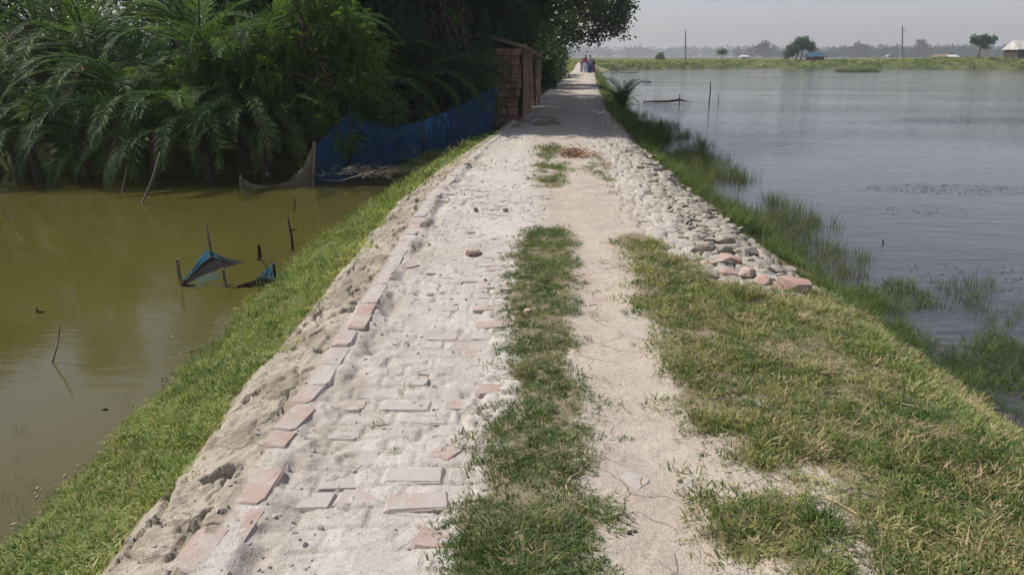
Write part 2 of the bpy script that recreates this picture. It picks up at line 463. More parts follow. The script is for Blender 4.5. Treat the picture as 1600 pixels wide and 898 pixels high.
def height(x, y, detail=True):
    x, y = np.asarray(x, float), np.asarray(y, float)
    t = t_of(x, y)
    z = np.interp(t + (fbm(y * 1.3, t * 0.7, 3, 3) - .5) * 0.22 * (sstep(-1.30, -1.7, t) + sstep(2.0, 2.4, t)), PROF_T, PROF_Z)
    z = z + 0.65 * sstep(95, 132, y)
    top = sstep(-1.5, -1.3, t) * (1 - sstep(2.0, 2.3, t))
    z = z + (fbm(x * 1.1, y * 1.1, 3, 5) - .5) * 0.05
    # wheel tracks and the trodden path
    gut = fbm(x * 5, y * 4, 3, 19)
    z = z - 0.022 * sstep(-0.96, -0.86, t + (gut - .5) * .16) * (1 - sstep(-0.25, 0.05, t)) * (y < 60) - 0.045 * sstep(.45, .70, gut) * np.exp(-((t + .86) / .07) ** 2) * (y < 14)
    z = z - 0.015 * np.exp(-((t - 0.55) / 0.22) ** 2)
    if not detail: return z
    # loose sand
    lane = sstep(-1.0, -0.85, t) * (1 - sstep(0.1, 0.4, t))
    z = z + top * (fbm(x * 10, y * 10, 4, 7, .7) - .5) * (0.012 + 0.012 * lane)
    pits = fbm(x * 13, y * 10, 2, 23)
    z = z - lane * 0.022 * sstep(0.58, 0.72, pits) * sstep(.35, .6, fbm(x * 1.5, y * 1.5, 2, 29))
    ex, gr, bh_ = courses(x, y)
    z = z + ex * ((bh_ - .5) * .008 - .009 * gr)
    # dried, cracked mud of the left shoulder
    sh = sstep(-1.60, -1.42, t) * (1 - sstep(-1.10, -1.05, t))
    ux = t + (fbm(x * 5, y * 5, 4, 61, .55) - .5) * 0.20
    uy = y + (fbm(x * 5, y * 5, 4, 67, .55) - .5) * 0.26
    f1, f2, cid, dx, dy = voro(ux / 0.19, uy / 0.30, 71)
    e = f2 - f1
    keep = sstep(0.38, 0.50, fbm(x * 2.4, y * 2.4, 3, 73))
    z = z + sh * ((cid - .5) * 0.018 + (dx * (cid - .5) + dy * (_h(np.floor(cid * 9999), np.floor(cid * 77), 3) - .5)) * 0.02)
    z = z - sh * keep * 0.075 * (1 - sstep(0.012, 0.085, e))
    f1, f2, cid, dx, dy = voro(ux / 0.075, uy / 0.085, 75)
    z = z + sh * ((cid - .5) * 0.012 - 0.014 * sstep(.5, .62, fbm(x * 3.1, y * 2.3, 2, 79)) * (1 - sstep(0.0, 0.16, f2 - f1)))
    z = z + sh * (fbm(x * 14, y * 14, 4, 77, .7) - .5) * 0.036 + sh * (vn(x * 41, y * 37, 78) - .5) * 0.011
    # rubble strewn right-hand margin
    rb = sstep(0.85, 1.7, t) * (1 - sstep(2.6, 3.0, t)) * sstep(5.0, 5.8, y) * (1 - sstep(16, 30, y))
    f1, f2, cid, dx, dy = voro(x / 0.16 + (fbm(x * 5, y * 5, 2, 81) - .5), y / 0.17, 83)
    z = z + rb * ((cid - .45) * 0.05 - 0.05 * (1 - sstep(0.03, 0.22, f2 - f1)))
    # hairline breaks between the sunken bricks of the right-hand track
    rl = sstep(0.2, 0.35, t) * (1 - sstep(0.95, 1.3, t)) * (y < 12)
    a, b = (x + y) * .7071 + (fbm(x * 3, y * 3, 2, 88) - .5) * .12, (y - x) * .7071
    f1, f2, cid, dx, dy = voro(a / 0.24, b / 0.20, 85)
    z = z + rl * ((cid - .5) * 0.006)
    return z

# ---- mesh of the road
def span(a, b, d): return list(np.arange(a, b - d * 0.5, d))
ts = np.array(span(-7, -3.3, .25) + span(-3.3, -1.68, .06) + span(-1.68, 0.95, .0115) + span(0.95, 2.5, .019) + span(2.5, 4, .08) + span(4, 7.6, .3))
ys = [-8, -6, -4, -2.5, -1.5, -.8, -.2, .3, .7, 1.0, 1.2]
yy = 1.35
while yy < 140: ys.append(yy); yy *= 1.0046
ys = np.array(ys)
T, Y = np.meshgrid(ts, ys)
X = x_of(T, Y)
Z = height(X, Y)
nr, nc = T.shape
idx = np.arange(nr * nc).reshape(nr, nc)
F = np.stack([idx[:-1, :-1], idx[:-1, 1:], idx[1:, 1:], idx[1:, :-1]], -1).reshape(-1, 4)
me = np_mesh('dirt_road', np.stack([X, Y, Z], -1).reshape(-1, 3), F, True)
def L3(c): return np.array(c)
col_ = np.empty(T.shape + (3,)); col_[:] = (0.455, 0.425, 0.395)
def put(mask, c):
    global col_
    col_ = col_ * (1 - mask[..., None]) + L3(c) * mask[..., None]
nz = fbm(X * 2.2, Y * 2.2, 4, 101)
put(sstep(.1, .4, T) * (1 - sstep(1.0, 1.6, T)) * .9, (0.420, 0.360, 0.298))
put(sstep(10, 15, Y) * 0.5, (0.40, 0.36, 0.31))
put(sstep(.45, .7, nz) * 0.45, (0.40, 0.355, 0.31))
put(sstep(-1.02, -1.1, T), (0.365, 0.325, 0.265))
put(sstep(-1.02, -1.1, T) * sstep(.50, .62, fbm(X * 5, Y * 4, 4, 103)) * .8, (0.25, 0.215, 0.165))
put(sstep(-.98, -.9, T) * (1 - sstep(-.85, -.6, T)) * sstep(.45, .6, fbm(X * 6, Y * 5, 3, 104)) * .6, (0.31, 0.275, 0.235))
put(sstep(1.3, 1.8, T) * sstep(5, 6, Y), (0.36, 0.335, 0.29))
put(sstep(-1.40, -1.52, T), (0.155, 0.135, 0.07))
put(sstep(2.15, 2.4, T), (0.17, 0.145, 0.075))
put(sstep(17, 22, Y) * sstep(2.0, 2.3, T), (0.26, 0.235, 0.13))
ex_, gr_, _b = courses(X, Y)
put(ex_ * gr_ * .4, (0.29, 0.255, 0.215))
gm = grass_on(X, Y).astype(float)
gb = gm.copy()
for k in range(3):
    gb[1:-1, 1:-1] = (gb[:-2, 1:-1] + gb[2:, 1:-1] + gb[1:-1, :-2] + gb[1:-1, 2:] + gb[1:-1, 1:-1]) / 5
put(gb * 0.85, (0.185, 0.155, 0.09))
wet = np.where(T < 0, 1 - sstep(WL + .02, WL + .14, Z), 1 - sstep(WR + .02, WR + .12, Z)) * (np.abs(T) > 1.5)
put(wet, (0.07, 0.06, 0.035))
ca = me.attributes.new('earth', 'FLOAT_COLOR', 'POINT')
brk = sstep(.12, .3, T) * (1 - sstep(1.0, 1.5, T)) * (Y < 14) + 1.0 * sstep(-1.5, -1.4, T) * (1 - sstep(-1.1, -1.06, T)) + 0.55 * sstep(-.9, -.7, T) * (1 - sstep(-.1, .1, T)) * (Y < 10)
ca.data.foreach_set('color', np.concatenate([col_, brk[..., None]], -1).astype(np.float32).ravel())
road = link('dirt_road', me, M_road)
tag(road, kind='structure')

# ------------------------------------------------------------------ ground sheet out to the horizon
xs = np.array(span(-1500, -100, 100) + span(-100, -30, 5) + span(-30, 4, .7) + span(4, 16, 2) + span(16, 240, 4) + span(240, 400, 20) + span(400, 1600, 100))
ys = np.array(span(-300, -30, 45) + span(-30, 10, 4) + span(10, 40, .7) + span(40, 110, 5) + span(110, 230, 1.6) + span(230, 400, 10) + span(400, 1700, 65))
GX, GY = np.meshgrid(xs, ys)
SHX, SHY = [-1500, 8, 16, 28, 40, 60, 89, 130, 220, 1600], [127, 127, 128, 143, 152, 148, 135, 128, 90, 40]
def ground_z(x, y):
    z = np.full(np.shape(x), -1.55)
    left = sstep(14.4, 16.2, y + (fbm(x * .5, y * .5, 3, 7) - .5) * 1.6) * (1 - sstep(0, 1.5, x - offs(y) + 1.2))
    z = z + left * 1.18
    sh = np.interp(x, SHX, SHY)
    wob = (fbm(x * .12, y * .05, 3, 13) - .5) * 5
    d = y - sh + wob
    land = sstep(-1.5, 2.5, d)
    mound = np.exp(-((x - 98) / 26) ** 2) * np.exp(-((y - 142) / 16) ** 2)
    hz = -0.15 + 0.72 * sstep(0, 6, d) + 0.14 * sstep(40, 200, d) + 0.75 * mound + (fbm(x * .2, y * .2, 3, 15) - .5) * 0.22
    return z * (1 - land) + hz * land
GZ = ground_z(GX, GY)
nr, nc = GX.shape
idx = np.arange(nr * nc).reshape(nr, nc)
F = np.stack([idx[:-1, :-1], idx[:-1, 1:], idx[1:, 1:], idx[1:, :-1]], -1).reshape(-1, 4)
tag(link('ground', np_mesh('ground', np.stack([GX, GY, GZ], -1).reshape(-1, 3), F, True), M_ground), kind='structure')
def gz(x, y): return float(ground_z(np.array([x]), np.array([y]))[0])

def sheet(name, x0, x1, y0, y1, z, mat):
    me = np_mesh(name, [(x0, y0, z), (x1, y0, z), (x1, y1, z), (x0, y1, z)], [(0, 1, 2, 3)])
    return tag(link(name, me, mat), kind='structure')
sheet('pond_water', -90, -1.0, -60, 19.0, WL, M_pondl)
sheet('lake_water', 1.0, 700, -120, 175, WR, M_pondr)
bpy.data.objects['pond_water']['label'] = 'murky olive green pond water beside the road'
bpy.data.objects['lake_water']['label'] = 'wide grey rippled water reaching the far green bank'

# ------------------------------------------------------------------ bricks of the road, one by one
def brick_mesh(seed, L=0.245, W=0.118, H=0.075):
    r = random.Random(seed)
    j = lambda a: r.uniform(-a, a)
    ring = []
    c = 0.016
    for sx, sy, dx, dy in ((-1, -1, c, 0), (1, -1, -c, 0), (1, -1, 0, c), (1, 1, 0, -c), (1, 1, -c, 0), (-1, 1, c, 0), (-1, 1, 0, -c), (-1, -1, 0, c)):
        k = r.choice([.6, 1, 1, 1.4])
        ring.append((sx * L / 2 + dx * k + j(.009), sy * W / 2 + dy * k + j(.007)))
    V = [(x, y, -H) for x, y in ring]
    V += [(x + j(.003), y + j(.003), -0.010 + j(.003)) for x, y in ring]
    V += [(x * .93 + j(.003), y * .88 + j(.003), j(.0025)) for x, y in ring]
    V.append((j(.02), j(.01), 0.002 + j(.002)))
    F = []
    for a in (0, 8):
        for k in range(8): F.append((a + k, a + (k + 1) % 8, a + 8 + (k + 1) % 8, a + 8 + k))
    for k in range(8): F.append((16 + k, 16 + (k + 1) % 8, 24))
    m = MB().add(V, F).mesh('brick')
    m.materials.append(M_brick)
    return m
BV = [brick_mesh(k) for k in range(7)] + [brick_mesh(20 + k, 0.13) for k in range(3)]
spots = []                                   # x, y, rise above the sand, rz, rx, ry, bareness, variant
# edging course on the left
y = 1.72
k = 0
while y < 13:
    L = 0.258
    x = float(x_of(-1.005, y)) + random.uniform(-.012, .012)
    bare = random.uniform(0, .25) if random.random() < .6 else random.uniform(.25, .5)
    spots.append((x, y, 0.008 + random.uniform(-.006, .006), R(90) + random.uniform(-.07, .07), R(random.uniform(-3, 3)), R(random.uniform(-2.5, 2.5)), bare, random.randrange(7)))
    y += L if random.random() < .9 else L * 1.25
# running rows across the left-hand track
row = 0
y = 1.72
while y < 9.6:
    xr = np.interp(y, [2.0, 4.6, 7.0, 10], [-0.20, -0.02, 0.22, 0.5])
    x = -0.80 + float(rowshift(np.array([float(round((y - 1.72) / .132))]))[0])
    while x < xr:
        cover = vn(np.array([x * 1.6]), np.array([y * 1.1]), 333)[0] + 0.35 * (x > xr - .28) - 0.25 * (x < -.62)
        if cover > 0.33 and random.random() < .85:
            lift = random.random() < (.35 if x > xr - .3 else .08)
            bare = max(0, random.gauss(.0, .07)) + (.18 if x > xr - .25 and random.random() < .35 else 0)
            spots.append((x + random.uniform(-.004, .004), y + random.uniform(-.004, .004), -0.0065 + 0.006 * min(cover, 1) + random.uniform(-.003, .003) + (.003 if lift else 0),
                          random.uniform(-.09, .09) - .02, R(random.uniform(-.8, .8)), R(random.uniform(-3.6, -2.0) if lift else random.uniform(-1.2, .6)), bare, random.choice([0, 1, 2, 3, 4, 5, 6, 7, 8])))
        x += 0.258
    y += 0.132
    row += 1
# flush herringbone showing through the right-hand track
for i in range(-4, 16):
    for jx in range(-2, 14):
        y = 1.9 + i * 0.255 + jx * 0.0
        x = 0.30 + jx * 0.185 * .7
        y += (jx % 2) * 0.13
        if not (0.28 + .06 * max(0, y - 2.5) < x < 0.80 + .06 * max(0, y - 2.5)) or y < 1.7 or y > 6: continue
        if random.random() < .80: continue
        spots.append((x, y, -0.005 + random.uniform(-.002, .002), R(45 if (jx % 2) else -45) + random.uniform(-.05, .05), R(random.uniform(-.4, .4)), R(random.uniform(-.4, .4)), random.uniform(.02, .16), random.randrange(7)))
# bare bricks one can point to in the photograph
def named(px, py, rise, rz, bare, v, ry=0):
    p = P(px, py)
    for s in list(spots):
        if math.hypot(s[0] - p.x, s[1] - p.y) < 0.13: spots.remove(s)
    spots.append((p.x, p.y, rise, rz, 0, ry, bare, v))
named(572, 489, .018, R(92), .40, 1); named(563, 507, .016, R(88), .36, 2); named(772, 503, .012, R(4), .34, 3, R(-2.5))
named(482, 613, .014, R(84), .30, 0); named(461, 651, .018, R(80), .32, 4); named(437, 684, .012, R(86), .40, 7)
named(650, 780, .010, R(3), .20, 5, R(-2)); named(637, 822, .012, R(6), .20, 6, R(-2.5)); named(676, 836, .006, R(-10), .42, 8)
named(312, 850, .010, R(84), .30, 2); named(762, 605, .008, R(8), .40, 8); named(700, 703, .006, R(60), .30, 7)
named(940, 470, .003, R(22), .36, 1); named(640, 411, .004, R(40), .34, 9)
sx = np.array([s[0] for s in spots]); sy = np.array([s[1] for s in spots])
sz = height(sx, sy)
# the bed each brick lies in, free of pits and lumps
zb = np.mean([height(sx + dx, sy + dy) for dx in (-.08, 0, .08) for dy in (-.05, 0, .05)], axis=0)
onturf = grass_on(sx, sy)
order = sorted([i for i in range(len(spots)) if not (onturf[i] and random.random() < .8)], key=lambda i: math.hypot(sx[i], sy[i]))
rest = MB()
for n, i in enumerate(order):
    x, y, rise, rz, rx, ry, bare, v = spots[i]
    me = BV[v]
    if n < 300:
        o = link('brick', me, None, road)
        o.location = (x, y, zb[i] + rise)
        o.rotation_euler = (rx, ry, rz)
        o.color = (bare, 0, 0, 1)
    else:
        Mx = Matrix.Translation((x, y, zb[i] + rise)) @ Matrix.Rotation(rz, 4, 'Z') @ Matrix.Rotation(ry, 4, 'Y')
        rest.add([Mx @ q.co for q in me.vertices], [tuple(p.vertices) for p in me.polygons])
if rest.v:
    o = rest.build('far_bricks', M_brick, road)
    o.color = (0.1, 0, 0, 1)
    tag(o, kind='stuff')

# ------------------------------------------------------------------ broken stone: hulls of random points
def hull_mesh(name, dims, seed, n=16, boxy=0.6, mat=None):
    r = random.Random(seed)
    bm = bmesh.new()
    for k in range(n):
        v = Vector((r.gauss(0, 1), r.gauss(0, 1), r.gauss(0, 1))).normalized()
        m = max(abs(v.x), abs(v.y), abs(v.z))
        v = v.lerp(v / m, boxy) * r.uniform(.85, 1.0)
        bm.verts.new((v.x * dims[0] / 2, v.y * dims[1] / 2, v.z * dims[2] / 2))
    res = bmesh.ops.convex_hull(bm, input=bm.verts)
    bmesh.ops.delete(bm, geom=list({g for g in res['geom_interior'] if isinstance(g, bmesh.types.BMVert)}), context='VERTS')
    bmesh.ops.recalc_face_normals(bm, faces=bm.faces)
    me = bpy.data.meshes.new(name)
    bm.to_mesh(me); bm.free()
    if mat: me.materials.append(mat)
    return me
edging = empty('stone_edging', (float(x_of(1.95, 9)), 9.0, 0.0))
tag(edging, 'crumbling edging of grey stones along the right side of the road', 'edging')
SV = [hull_mesh('stone', (1, .8, .55), 50 + k, 12, .85, M_rock) for k in range(10)]
cnt = 0
y = 5.45
while y < 16 and cnt < 300:
    w0 = np.interp(y, [5.3, 6.2, 9, 17], [1.50, 1.50, 1.75, 2.0])
    n = 8 if y < 9 else 5
    for k in range(n):
        tt = w0 + (2.36 - w0) * (k + random.uniform(.1, .9)) / n
        yv = y + random.uniform(-.09, .09)
        x = float(x_of(tt, yv))
        s = random.choice([.07, .09, .11, .13, .16, .20]) * random.uniform(.85, 1.2) * (1.0 if y < 10 else 1.25)
        z = float(height(np.array([x]), np.array([yv]), False)[0])
        o = link('stone', random.choice(SV), None, edging)
        o.location = Vector((x, yv, z - s * .10 + random.uniform(-.012, .018))) - edging.location
        o.scale = (s, s * random.uniform(.8, 1.3), s * random.uniform(.5, .9))
        o.rotation_euler = (random.uniform(-.3, .3), random.uniform(-.1, .45), random.uniform(0, 6.28))
        cnt += 1
    y += random.uniform(.13, .18) * (1 if y < 9 else 1.7)
def loose(name, px, py, dims, seed, mat, label, cat, rot=(0, 0, 0), sink=.3, group=None):
    p = P(px, py)
    z = float(height(np.array([p.x]), np.array([p.y]))[0])
    o = link(name, hull_mesh(name, dims, seed, 44, .78, mat))
    o.location = (p.x, p.y, z + dims[2] * (.5 - sink))
    o.rotation_euler = rot
    return tag(o, label, cat, group)
G = 'broken bricks at the end of the stone edging'
loose('broken_brick', 1238, 452, (.27, .14, .115), 4, M_pinkrock, 'largest pink broken brick, at the outer end of the stone edging on grass', 'brick', (.1, .12, -.3), .2, G)
loose('broken_brick', 1192, 442, (.13, .12, .10), 5, M_pinkrock, 'small pointed pink brick piece just left of the largest broken brick', 'brick', (.2, -.2, .6), .25, G)
loose('broken_brick', 1137, 425, (.17, .13, .11), 6, M_pinkrock, 'squarish pink brick with a chipped face at the front of the heap', 'brick', (0, .1, .2), .25, G)
loose('broken_brick', 1168, 428, (.16, .12, .09), 7, M_pinkrock, 'pink brick piece between the squarish brick and the pointed piece', 'brick', (.15, .25, .9), .25, G)
loose('broken_brick', 1140, 407, (.19, .12, .10), 8, M_pinkrock, 'rounded pink brick lying behind the squarish chipped brick', 'brick', (.1, .1, -.2), .2, G)
loose('broken_brick', 1106, 412, (.14, .11, .08), 9, M_pinkrock, 'leftmost pink brick piece at the grass edge of the heap', 'brick', (0, -.1, .4), .25, G)
loose('broken_brick', 1101, 395, (.20, .11, .09), 10, M_rock, 'pale grey wedge of brick at the left top of the heap', 'brick', (0, -.1, .1), .25, G)
loose('broken_brick', 1131, 393, (.17, .10, .10), 11, M_rock, 'pale grey angular brick beside the grey wedge in the heap', 'brick', (.1, .1, .5), .25, G)
loose('broken_brick', 740, 396, (.15, .10, .065), 12, M_redrock, 'dark red jagged brick half buried in the sand by the grass strip', 'brick', (.2, .1, .5), .2)
loose('brick_fragment', 743, 328, (.05, .04, .04), 13, M_redrock, 'tiny dark red brick chip on the pale left track', 'brick chip', (0, 0, 0), .1)
loose('brick_fragment', 790, 331, (.07, .04, .04), 14, M_redrock, 'small brown brick chip between the red chip and the path', 'brick chip', (0, 0, .7), .1)
loose('pebble', 824, 490, (.06, .05, .035), 15, M_pinkrock, 'single pinkish pebble lying on the grass strip', 'pebble', (0, 0, .7), 0)
loose('pebble', 990, 832, (.022, .018, .014), 16, M_rock, 'small grey pebble near the bottom of the right track', 'pebble', (0, 0, .4), .1)
loose('pebble', 1061, 751, (.020, .016, .014), 17, M_rock, 'small grey pebble at the grassy edge of the right track', 'pebble', (0, 0, .1), .1)
loose('pebble', 983, 838, (.018, .015, .012), 19, M_wetstick, 'dark pebble touching the small grey pebble on the right track', 'pebble', (0, 0, .1), .1)
loose('grey_slab', 1282, 437, (.16, .09, .05), 18, M_rock, 'flat grey stone on the slope behind the largest pink brick', 'stone', (0, .4, -.3), .2)

# ------------------------------------------------------------------ grass: clumps on points
SRC = bpy.data.collections.new('grass_sources')
def clump_mesh(name, n, h, rad, wid, lean, seed, mat, seg=3):
    r = np.random.default_rng(seed)
    V, F3, F4 = [], [], []
    for k in range(n):
        a = r.uniform(0, 6.283); d = rad * math.sqrt(r.uniform())
        b = np.array([math.cos(a) * d, math.sin(a) * d, -0.01])
        L = r.uniform(h[0], h[1])
        aa = a + r.normal(0, .9)
        el = R(r.uniform(lean[0], lean[1]))
        cur = r.uniform(lean[2] * .4, lean[2])
        side = np.array([-math.sin(aa), math.cos(aa), 0]) * wid * r.uniform(.7, 1.3)
        p = b.copy(); base = len(V)
        for s in range(seg + 1):
            wv = side * (1 - (s / seg) ** 1.5) * .5
            if s < seg: V += [p - wv, p + wv]
            else: V.append(p)
            d3 = np.array([math.cos(aa) * math.cos(el), math.sin(aa) * math.cos(el), math.sin(el)])
            p = p + d3 * L / seg
            el -= R(cur) / seg
        for s in range(seg - 1): F4.append((base + 2 * s, base + 2 * s + 1, base + 2 * s + 3, base + 2 * s + 2))
        e = base + 2 * (seg - 1)
        F3.append((e, e + 1, e + 2))
    me = bpy.data.meshes.new(name)
    me.from_pydata([tuple(v) for v in V], [], F4 + F3)
    me.materials.append(mat)
    me.update()
    return me
def coll(name, meshes):
    c = bpy.data.collections.new(name)
    for i, m in enumerate(meshes):
        o = bpy.data.objects.new('%s_%02d' % (name, i), m)
        c.objects.link(o)
    return c
def gn_group(cname, c):
    ng = bpy.data.node_groups.new('scatter_' + cname, 'GeometryNodeTree')
    ng.interface.new_socket('Geometry', in_out='INPUT', socket_type='NodeSocketGeometry')
    ng.interface.new_socket('Geometry', in_out='OUTPUT', socket_type='NodeSocketGeometry')
    gi = ng.nodes.new('NodeGroupInput'); go = ng.nodes.new('NodeGroupOutput')
    ci = ng.nodes.new('GeometryNodeCollectionInfo')
    ci.inputs['Collection'].default_value = c
    ci.inputs['Separate Children'].default_value = True
    ci.inputs['Reset Children'].default_value = True
    ip = ng.nodes.new('GeometryNodeInstanceOnPoints')
    ip.inputs['Pick Instance'].default_value = True
    def attr(nm, dt):
        a = ng.nodes.new('GeometryNodeInputNamedAttribute'); a.data_type = dt
        a.inputs['Name'].default_value = nm
        return a.outputs['Attribute']
    ng.links.new(gi.outputs[0], ip.inputs['Points'])
    ng.links.new(ci.outputs[0], ip.inputs['Instance'])
    ng.links.new(attr('pick', 'INT'), ip.inputs['Instance Index'])
    ng.links.new(attr('rot', 'FLOAT_VECTOR'), ip.inputs['Rotation'])
    ng.links.new(attr('siz', 'FLOAT_VECTOR'), ip.inputs['Scale'])
    ng.links.new(ip.outputs[0], go.inputs[0])
    return ng
def scatter(name, pts, scl, c, weights, tilt=.12, label=None, seed=0):
    r = np.random.default_rng(seed + 5)
    n = len(pts)
    me = bpy.data.meshes.new(name)
    me.vertices.add(n); me.vertices.foreach_set('co', np.asarray(pts, np.float32).ravel())
    rot = np.stack([r.normal(0, tilt, n), r.normal(0, tilt, n), r.uniform(0, 6.283, n)], -1)
    scl = np.asarray(scl)
    siz = np.stack([scl, scl, scl * r.uniform(.75, 1.25, n)], -1)
    pick = r.choice(len(weights), n, p=np.array(weights) / sum(weights))
    a = me.attributes.new('rot', 'FLOAT_VECTOR', 'POINT'); a.data.foreach_set('vector', rot.astype(np.float32).ravel())
    a = me.attributes.new('siz', 'FLOAT_VECTOR', 'POINT'); a.data.foreach_set('vector', siz.astype(np.float32).ravel())
    a = me.attributes.new('pick', 'INT', 'POINT'); a.data.foreach_set('value', pick.astype(np.int32))
    o = link(name, me)
    md = o.modifiers.new('scatter', 'NODES')
    md.node_group = gn_group(name, c)
    return tag(o, label, kind='stuff')

turf_c = coll('turf', [clump_mesh('turf', 78, (.016, .046), .095, .0056, (8, 70, 60), 1 + k, M_turf) for k in range(4)] +
              [clump_mesh('turf', 30, (.02, .06), .10, .0034, (2, 35, 40), 11 + k, M_straw, 2) for k in range(2)])
verge_c = coll('verge', [clump_mesh('verge', 68, (.016, .052), .10, .0060, (6, 66, 70), 21 + k, M_verge) for k in range(4)] +
               [clump_mesh('verge', 32, (.03, .09), .10, .0038, (2, 35, 40), 31 + k, M_straw, 2) for k in range(2)] +
               [clump_mesh('verge', 60, (.016, .05), .10, .0056, (6, 66, 70), 35, M_turf)])
bank_c = coll('bank', [clump_mesh('bank', 74, (.018, .054), .11, .0062, (8, 66, 75), 41 + k, M_bankg) for k in range(4)] +
              [clump_mesh('bank', 40, (.03, .07), .11, .0028, (8, 50, 50), 51, M_straw, 2)])
reed_c = coll('reed', [clump_mesh('reed', 14, (.16, .42), .08, .0050, (55, 88, 45), 61 + k, M_reed, 4) for k in range(4)] +
              [clump_mesh('reed', 9, (.12, .34), .09, .0040, (35, 80, 70), 66, M_straw, 4)])
lush_c = coll('lush', [clump_mesh('lush', 22, (.14, .34), .10, .0085, (30, 80, 90), 71 + k, M_weed, 4) for k in range(3)] +
              [clump_mesh('lush', 18, (.14, .30), .10, .0070, (25, 70, 90), 76, M_reed, 4)])
fargrass_c = coll('far_grass', [clump_mesh('far_grass', 30, (.25, .75), .5, .06, (40, 85, 60), 81 + k, m) for k, m in enumerate((M_bankg, M_verge, M_reed))])

def cand(n, x0, x1, y0, y1, seed, fall=1.0):
    r = np.random.default_rng(seed)
    x = r.uniform(x0, x1, n)
    # more points near the camera
    u = r.uniform(0, 1, n)
    if fall == 1.0: y = y0 * (y1 / y0) ** u
    else: y = y0 + (y1 - y0) * u
    return x, y, r
def gscale(y): return np.clip(np.asarray(y) / 5.0, 1.0, 2.6)

# turf strip along the middle and the far tufts
def ragged(x, y, poly, r, sd):
    wx = x + (fbm(x * 6, y * 6, 3, 41) - .5) * .26 + r.normal(0, sd, len(x))
    wy = y + (fbm(x * 6, y * 6, 3, 57) - .5) * .38 + r.normal(0, sd * 1.3, len(x))
    return inpoly(wx, wy, poly)
x, y, r = cand(17000, -.6, 1.3, 1.4, 14, 1)
edge_n = fbm(x * 8, y * 8, 3, 201)
strip = ragged(x, y, STRIP, r, .055)
pat = np.zeros(len(x), bool)
for q in PATCH: pat |= inpoly(x, y, q) & (fbm(x * 7, y * 3, 3, 91) > .44)
k = (strip & (edge_n > .30 + .16 * (r.uniform(0, 1, len(x)) - .5))) | (pat & (r.uniform(0, 1, len(x)) < .35))
x, y = x[k], y[k]
scatter('strip_grass', np.stack([x, y, height(x, y)], -1), gscale(y) * r.uniform(.4, 1.0, len(x)), turf_c, [4, 4, 4, 4, 1.3, 1.3], .15, 'low turf strip running down the middle of the road', 1)
# right-hand verge: flat part and slope
x, y, r = cand(24000, .3, 3.5, 1.3, 6.6, 2)
k = ragged(x, y, RIGHT, r, .06)
for h in HOLES: k &= ~(inpoly(x + (fbm(x * 9, y * 9, 2, 41) - .5) * .08 + r.normal(0, .015, len(x)), y + r.normal(0, .02, len(x)), h))
dens = .10 + .90 * sstep(.36, .52, fbm(x * 4.5, y * 4.5, 3, 210)) + .3 * sstep(1.3, 1.8, x)
k &= r.uniform(0, 1, len(x)) < dens
t_ = t_of(x, y)
k |= (t_ > 2.05) & (t_ < 2.62) & (y < 5.4) & (r.uniform(0, 1, len(x)) < .9)
k &= t_ < 2.55 + .3 * r.uniform(0, 1, len(x))
z = height(x, y)
k &= z > WR - .05
x, y, z = x[k], y[k], z[k]
scatter('verge_grass', np.stack([x, y, z], -1), gscale(y) * r.uniform(.45, 1.15, len(x)), verge_c, [4, 4, 4, 4, 2.2, 2.2, 3.5], .2, 'grass covering the right verge down to the water', 2)
# left bank
x, y, r = cand(26000, -2.75, -.2, 1.2, 19, 3)
t_ = t_of(x, y)
z = height(x, y)
lim = -1.44 + (fbm(y * 4, x * 3, 3, 220) - .5) * .22
k = (t_ < lim) & (z > WL - .03) & (y < 17)
k &= r.uniform(0, 1, len(x)) < (.55 + .45 * sstep(.35, .5, fbm(x * 3, y * 3, 3, 222)))
x, y, z = x[k], y[k], z[k]
scatter('bank_grass', np.stack([x, y, z], -1), gscale(y) * r.uniform(.7, 1.25, len(x)), bank_c, [4, 4, 4, 4, 2.2], .25, 'bright short grass on the bank sloping to the green pond', 3)
# scattered sprouts on the bare tracks
x, y, r = cand(1300, -1.4, 2.0, 1.4, 12, 4)
k = vn(x * 2.4, y * 2.0, 230) > .80
x, y = x[k], y[k]
scatter('sprout_grass', np.stack([x, y, height(x, y)], -1), gscale(y) * r.uniform(.25, .6, len(x)), turf_c, [4, 4, 4, 4, 2, 2], .2, 'tiny sprouts and straw bits on the sandy tracks', 4)
# right bank beyond the edging, and reeds standing in the water
x, y, r = cand(19000, 2.1, 14, 5.0, 110, 5)
t_ = t_of(x, y); z = height(x, y)
k = (t_ > np.interp(y, [16, 24], [2.40, 2.1])) & (t_ < 3.3) & (z > WR - .06)
x1, y1, z1 = x[k], y[k], z[k]
scatter('slope_grass', np.stack([x1, y1, z1], -1), np.clip(y1 / 9, .5, 3.0) * r.uniform(.22, .5, len(x1)), lush_c, [3, 3, 3, 7], .3, 'rank grass on the slope between stone edging and water', 5)
x, y, r = cand(44000, 2.3, 9, 2.6, 46, 6)
t_ = t_of(x, y)
wid = np.interp(y, [2.6, 5, 9, 10.5, 12, 16, 22, 30, 46], [1.3, 1.75, 2.2, 1.6, 1.5, 1.9, 1.9, 1.2, .7])
d = t_ - 2.75
pn = fbm(x * 1.4, y * .8, 3, 240)
k = (d > -.1) & (d < wid) & (pn > .41 + .20 * np.clip(d / wid, 0, 1) ** 1.5) & (r.uniform(0, 1, len(x)) < 1 - .75 * np.clip(d / wid, 0, 1))
x1, y1 = x[k], y[k]
scatter('reeds', np.stack([x1, y1, np.full(len(x1), WR - .02)], -1), np.clip(y1 / 12, .42, 1.2) * r.uniform(.5, 1.0, len(x1)), reed_c, [4, 4, 4, 4, 2], .15, 'thin reeds standing in the grey water along the road', 6)
x, y, r = cand(7000, 2.6, 4.6, 2.4, 9.5, 7)
t_ = t_of(x, y)
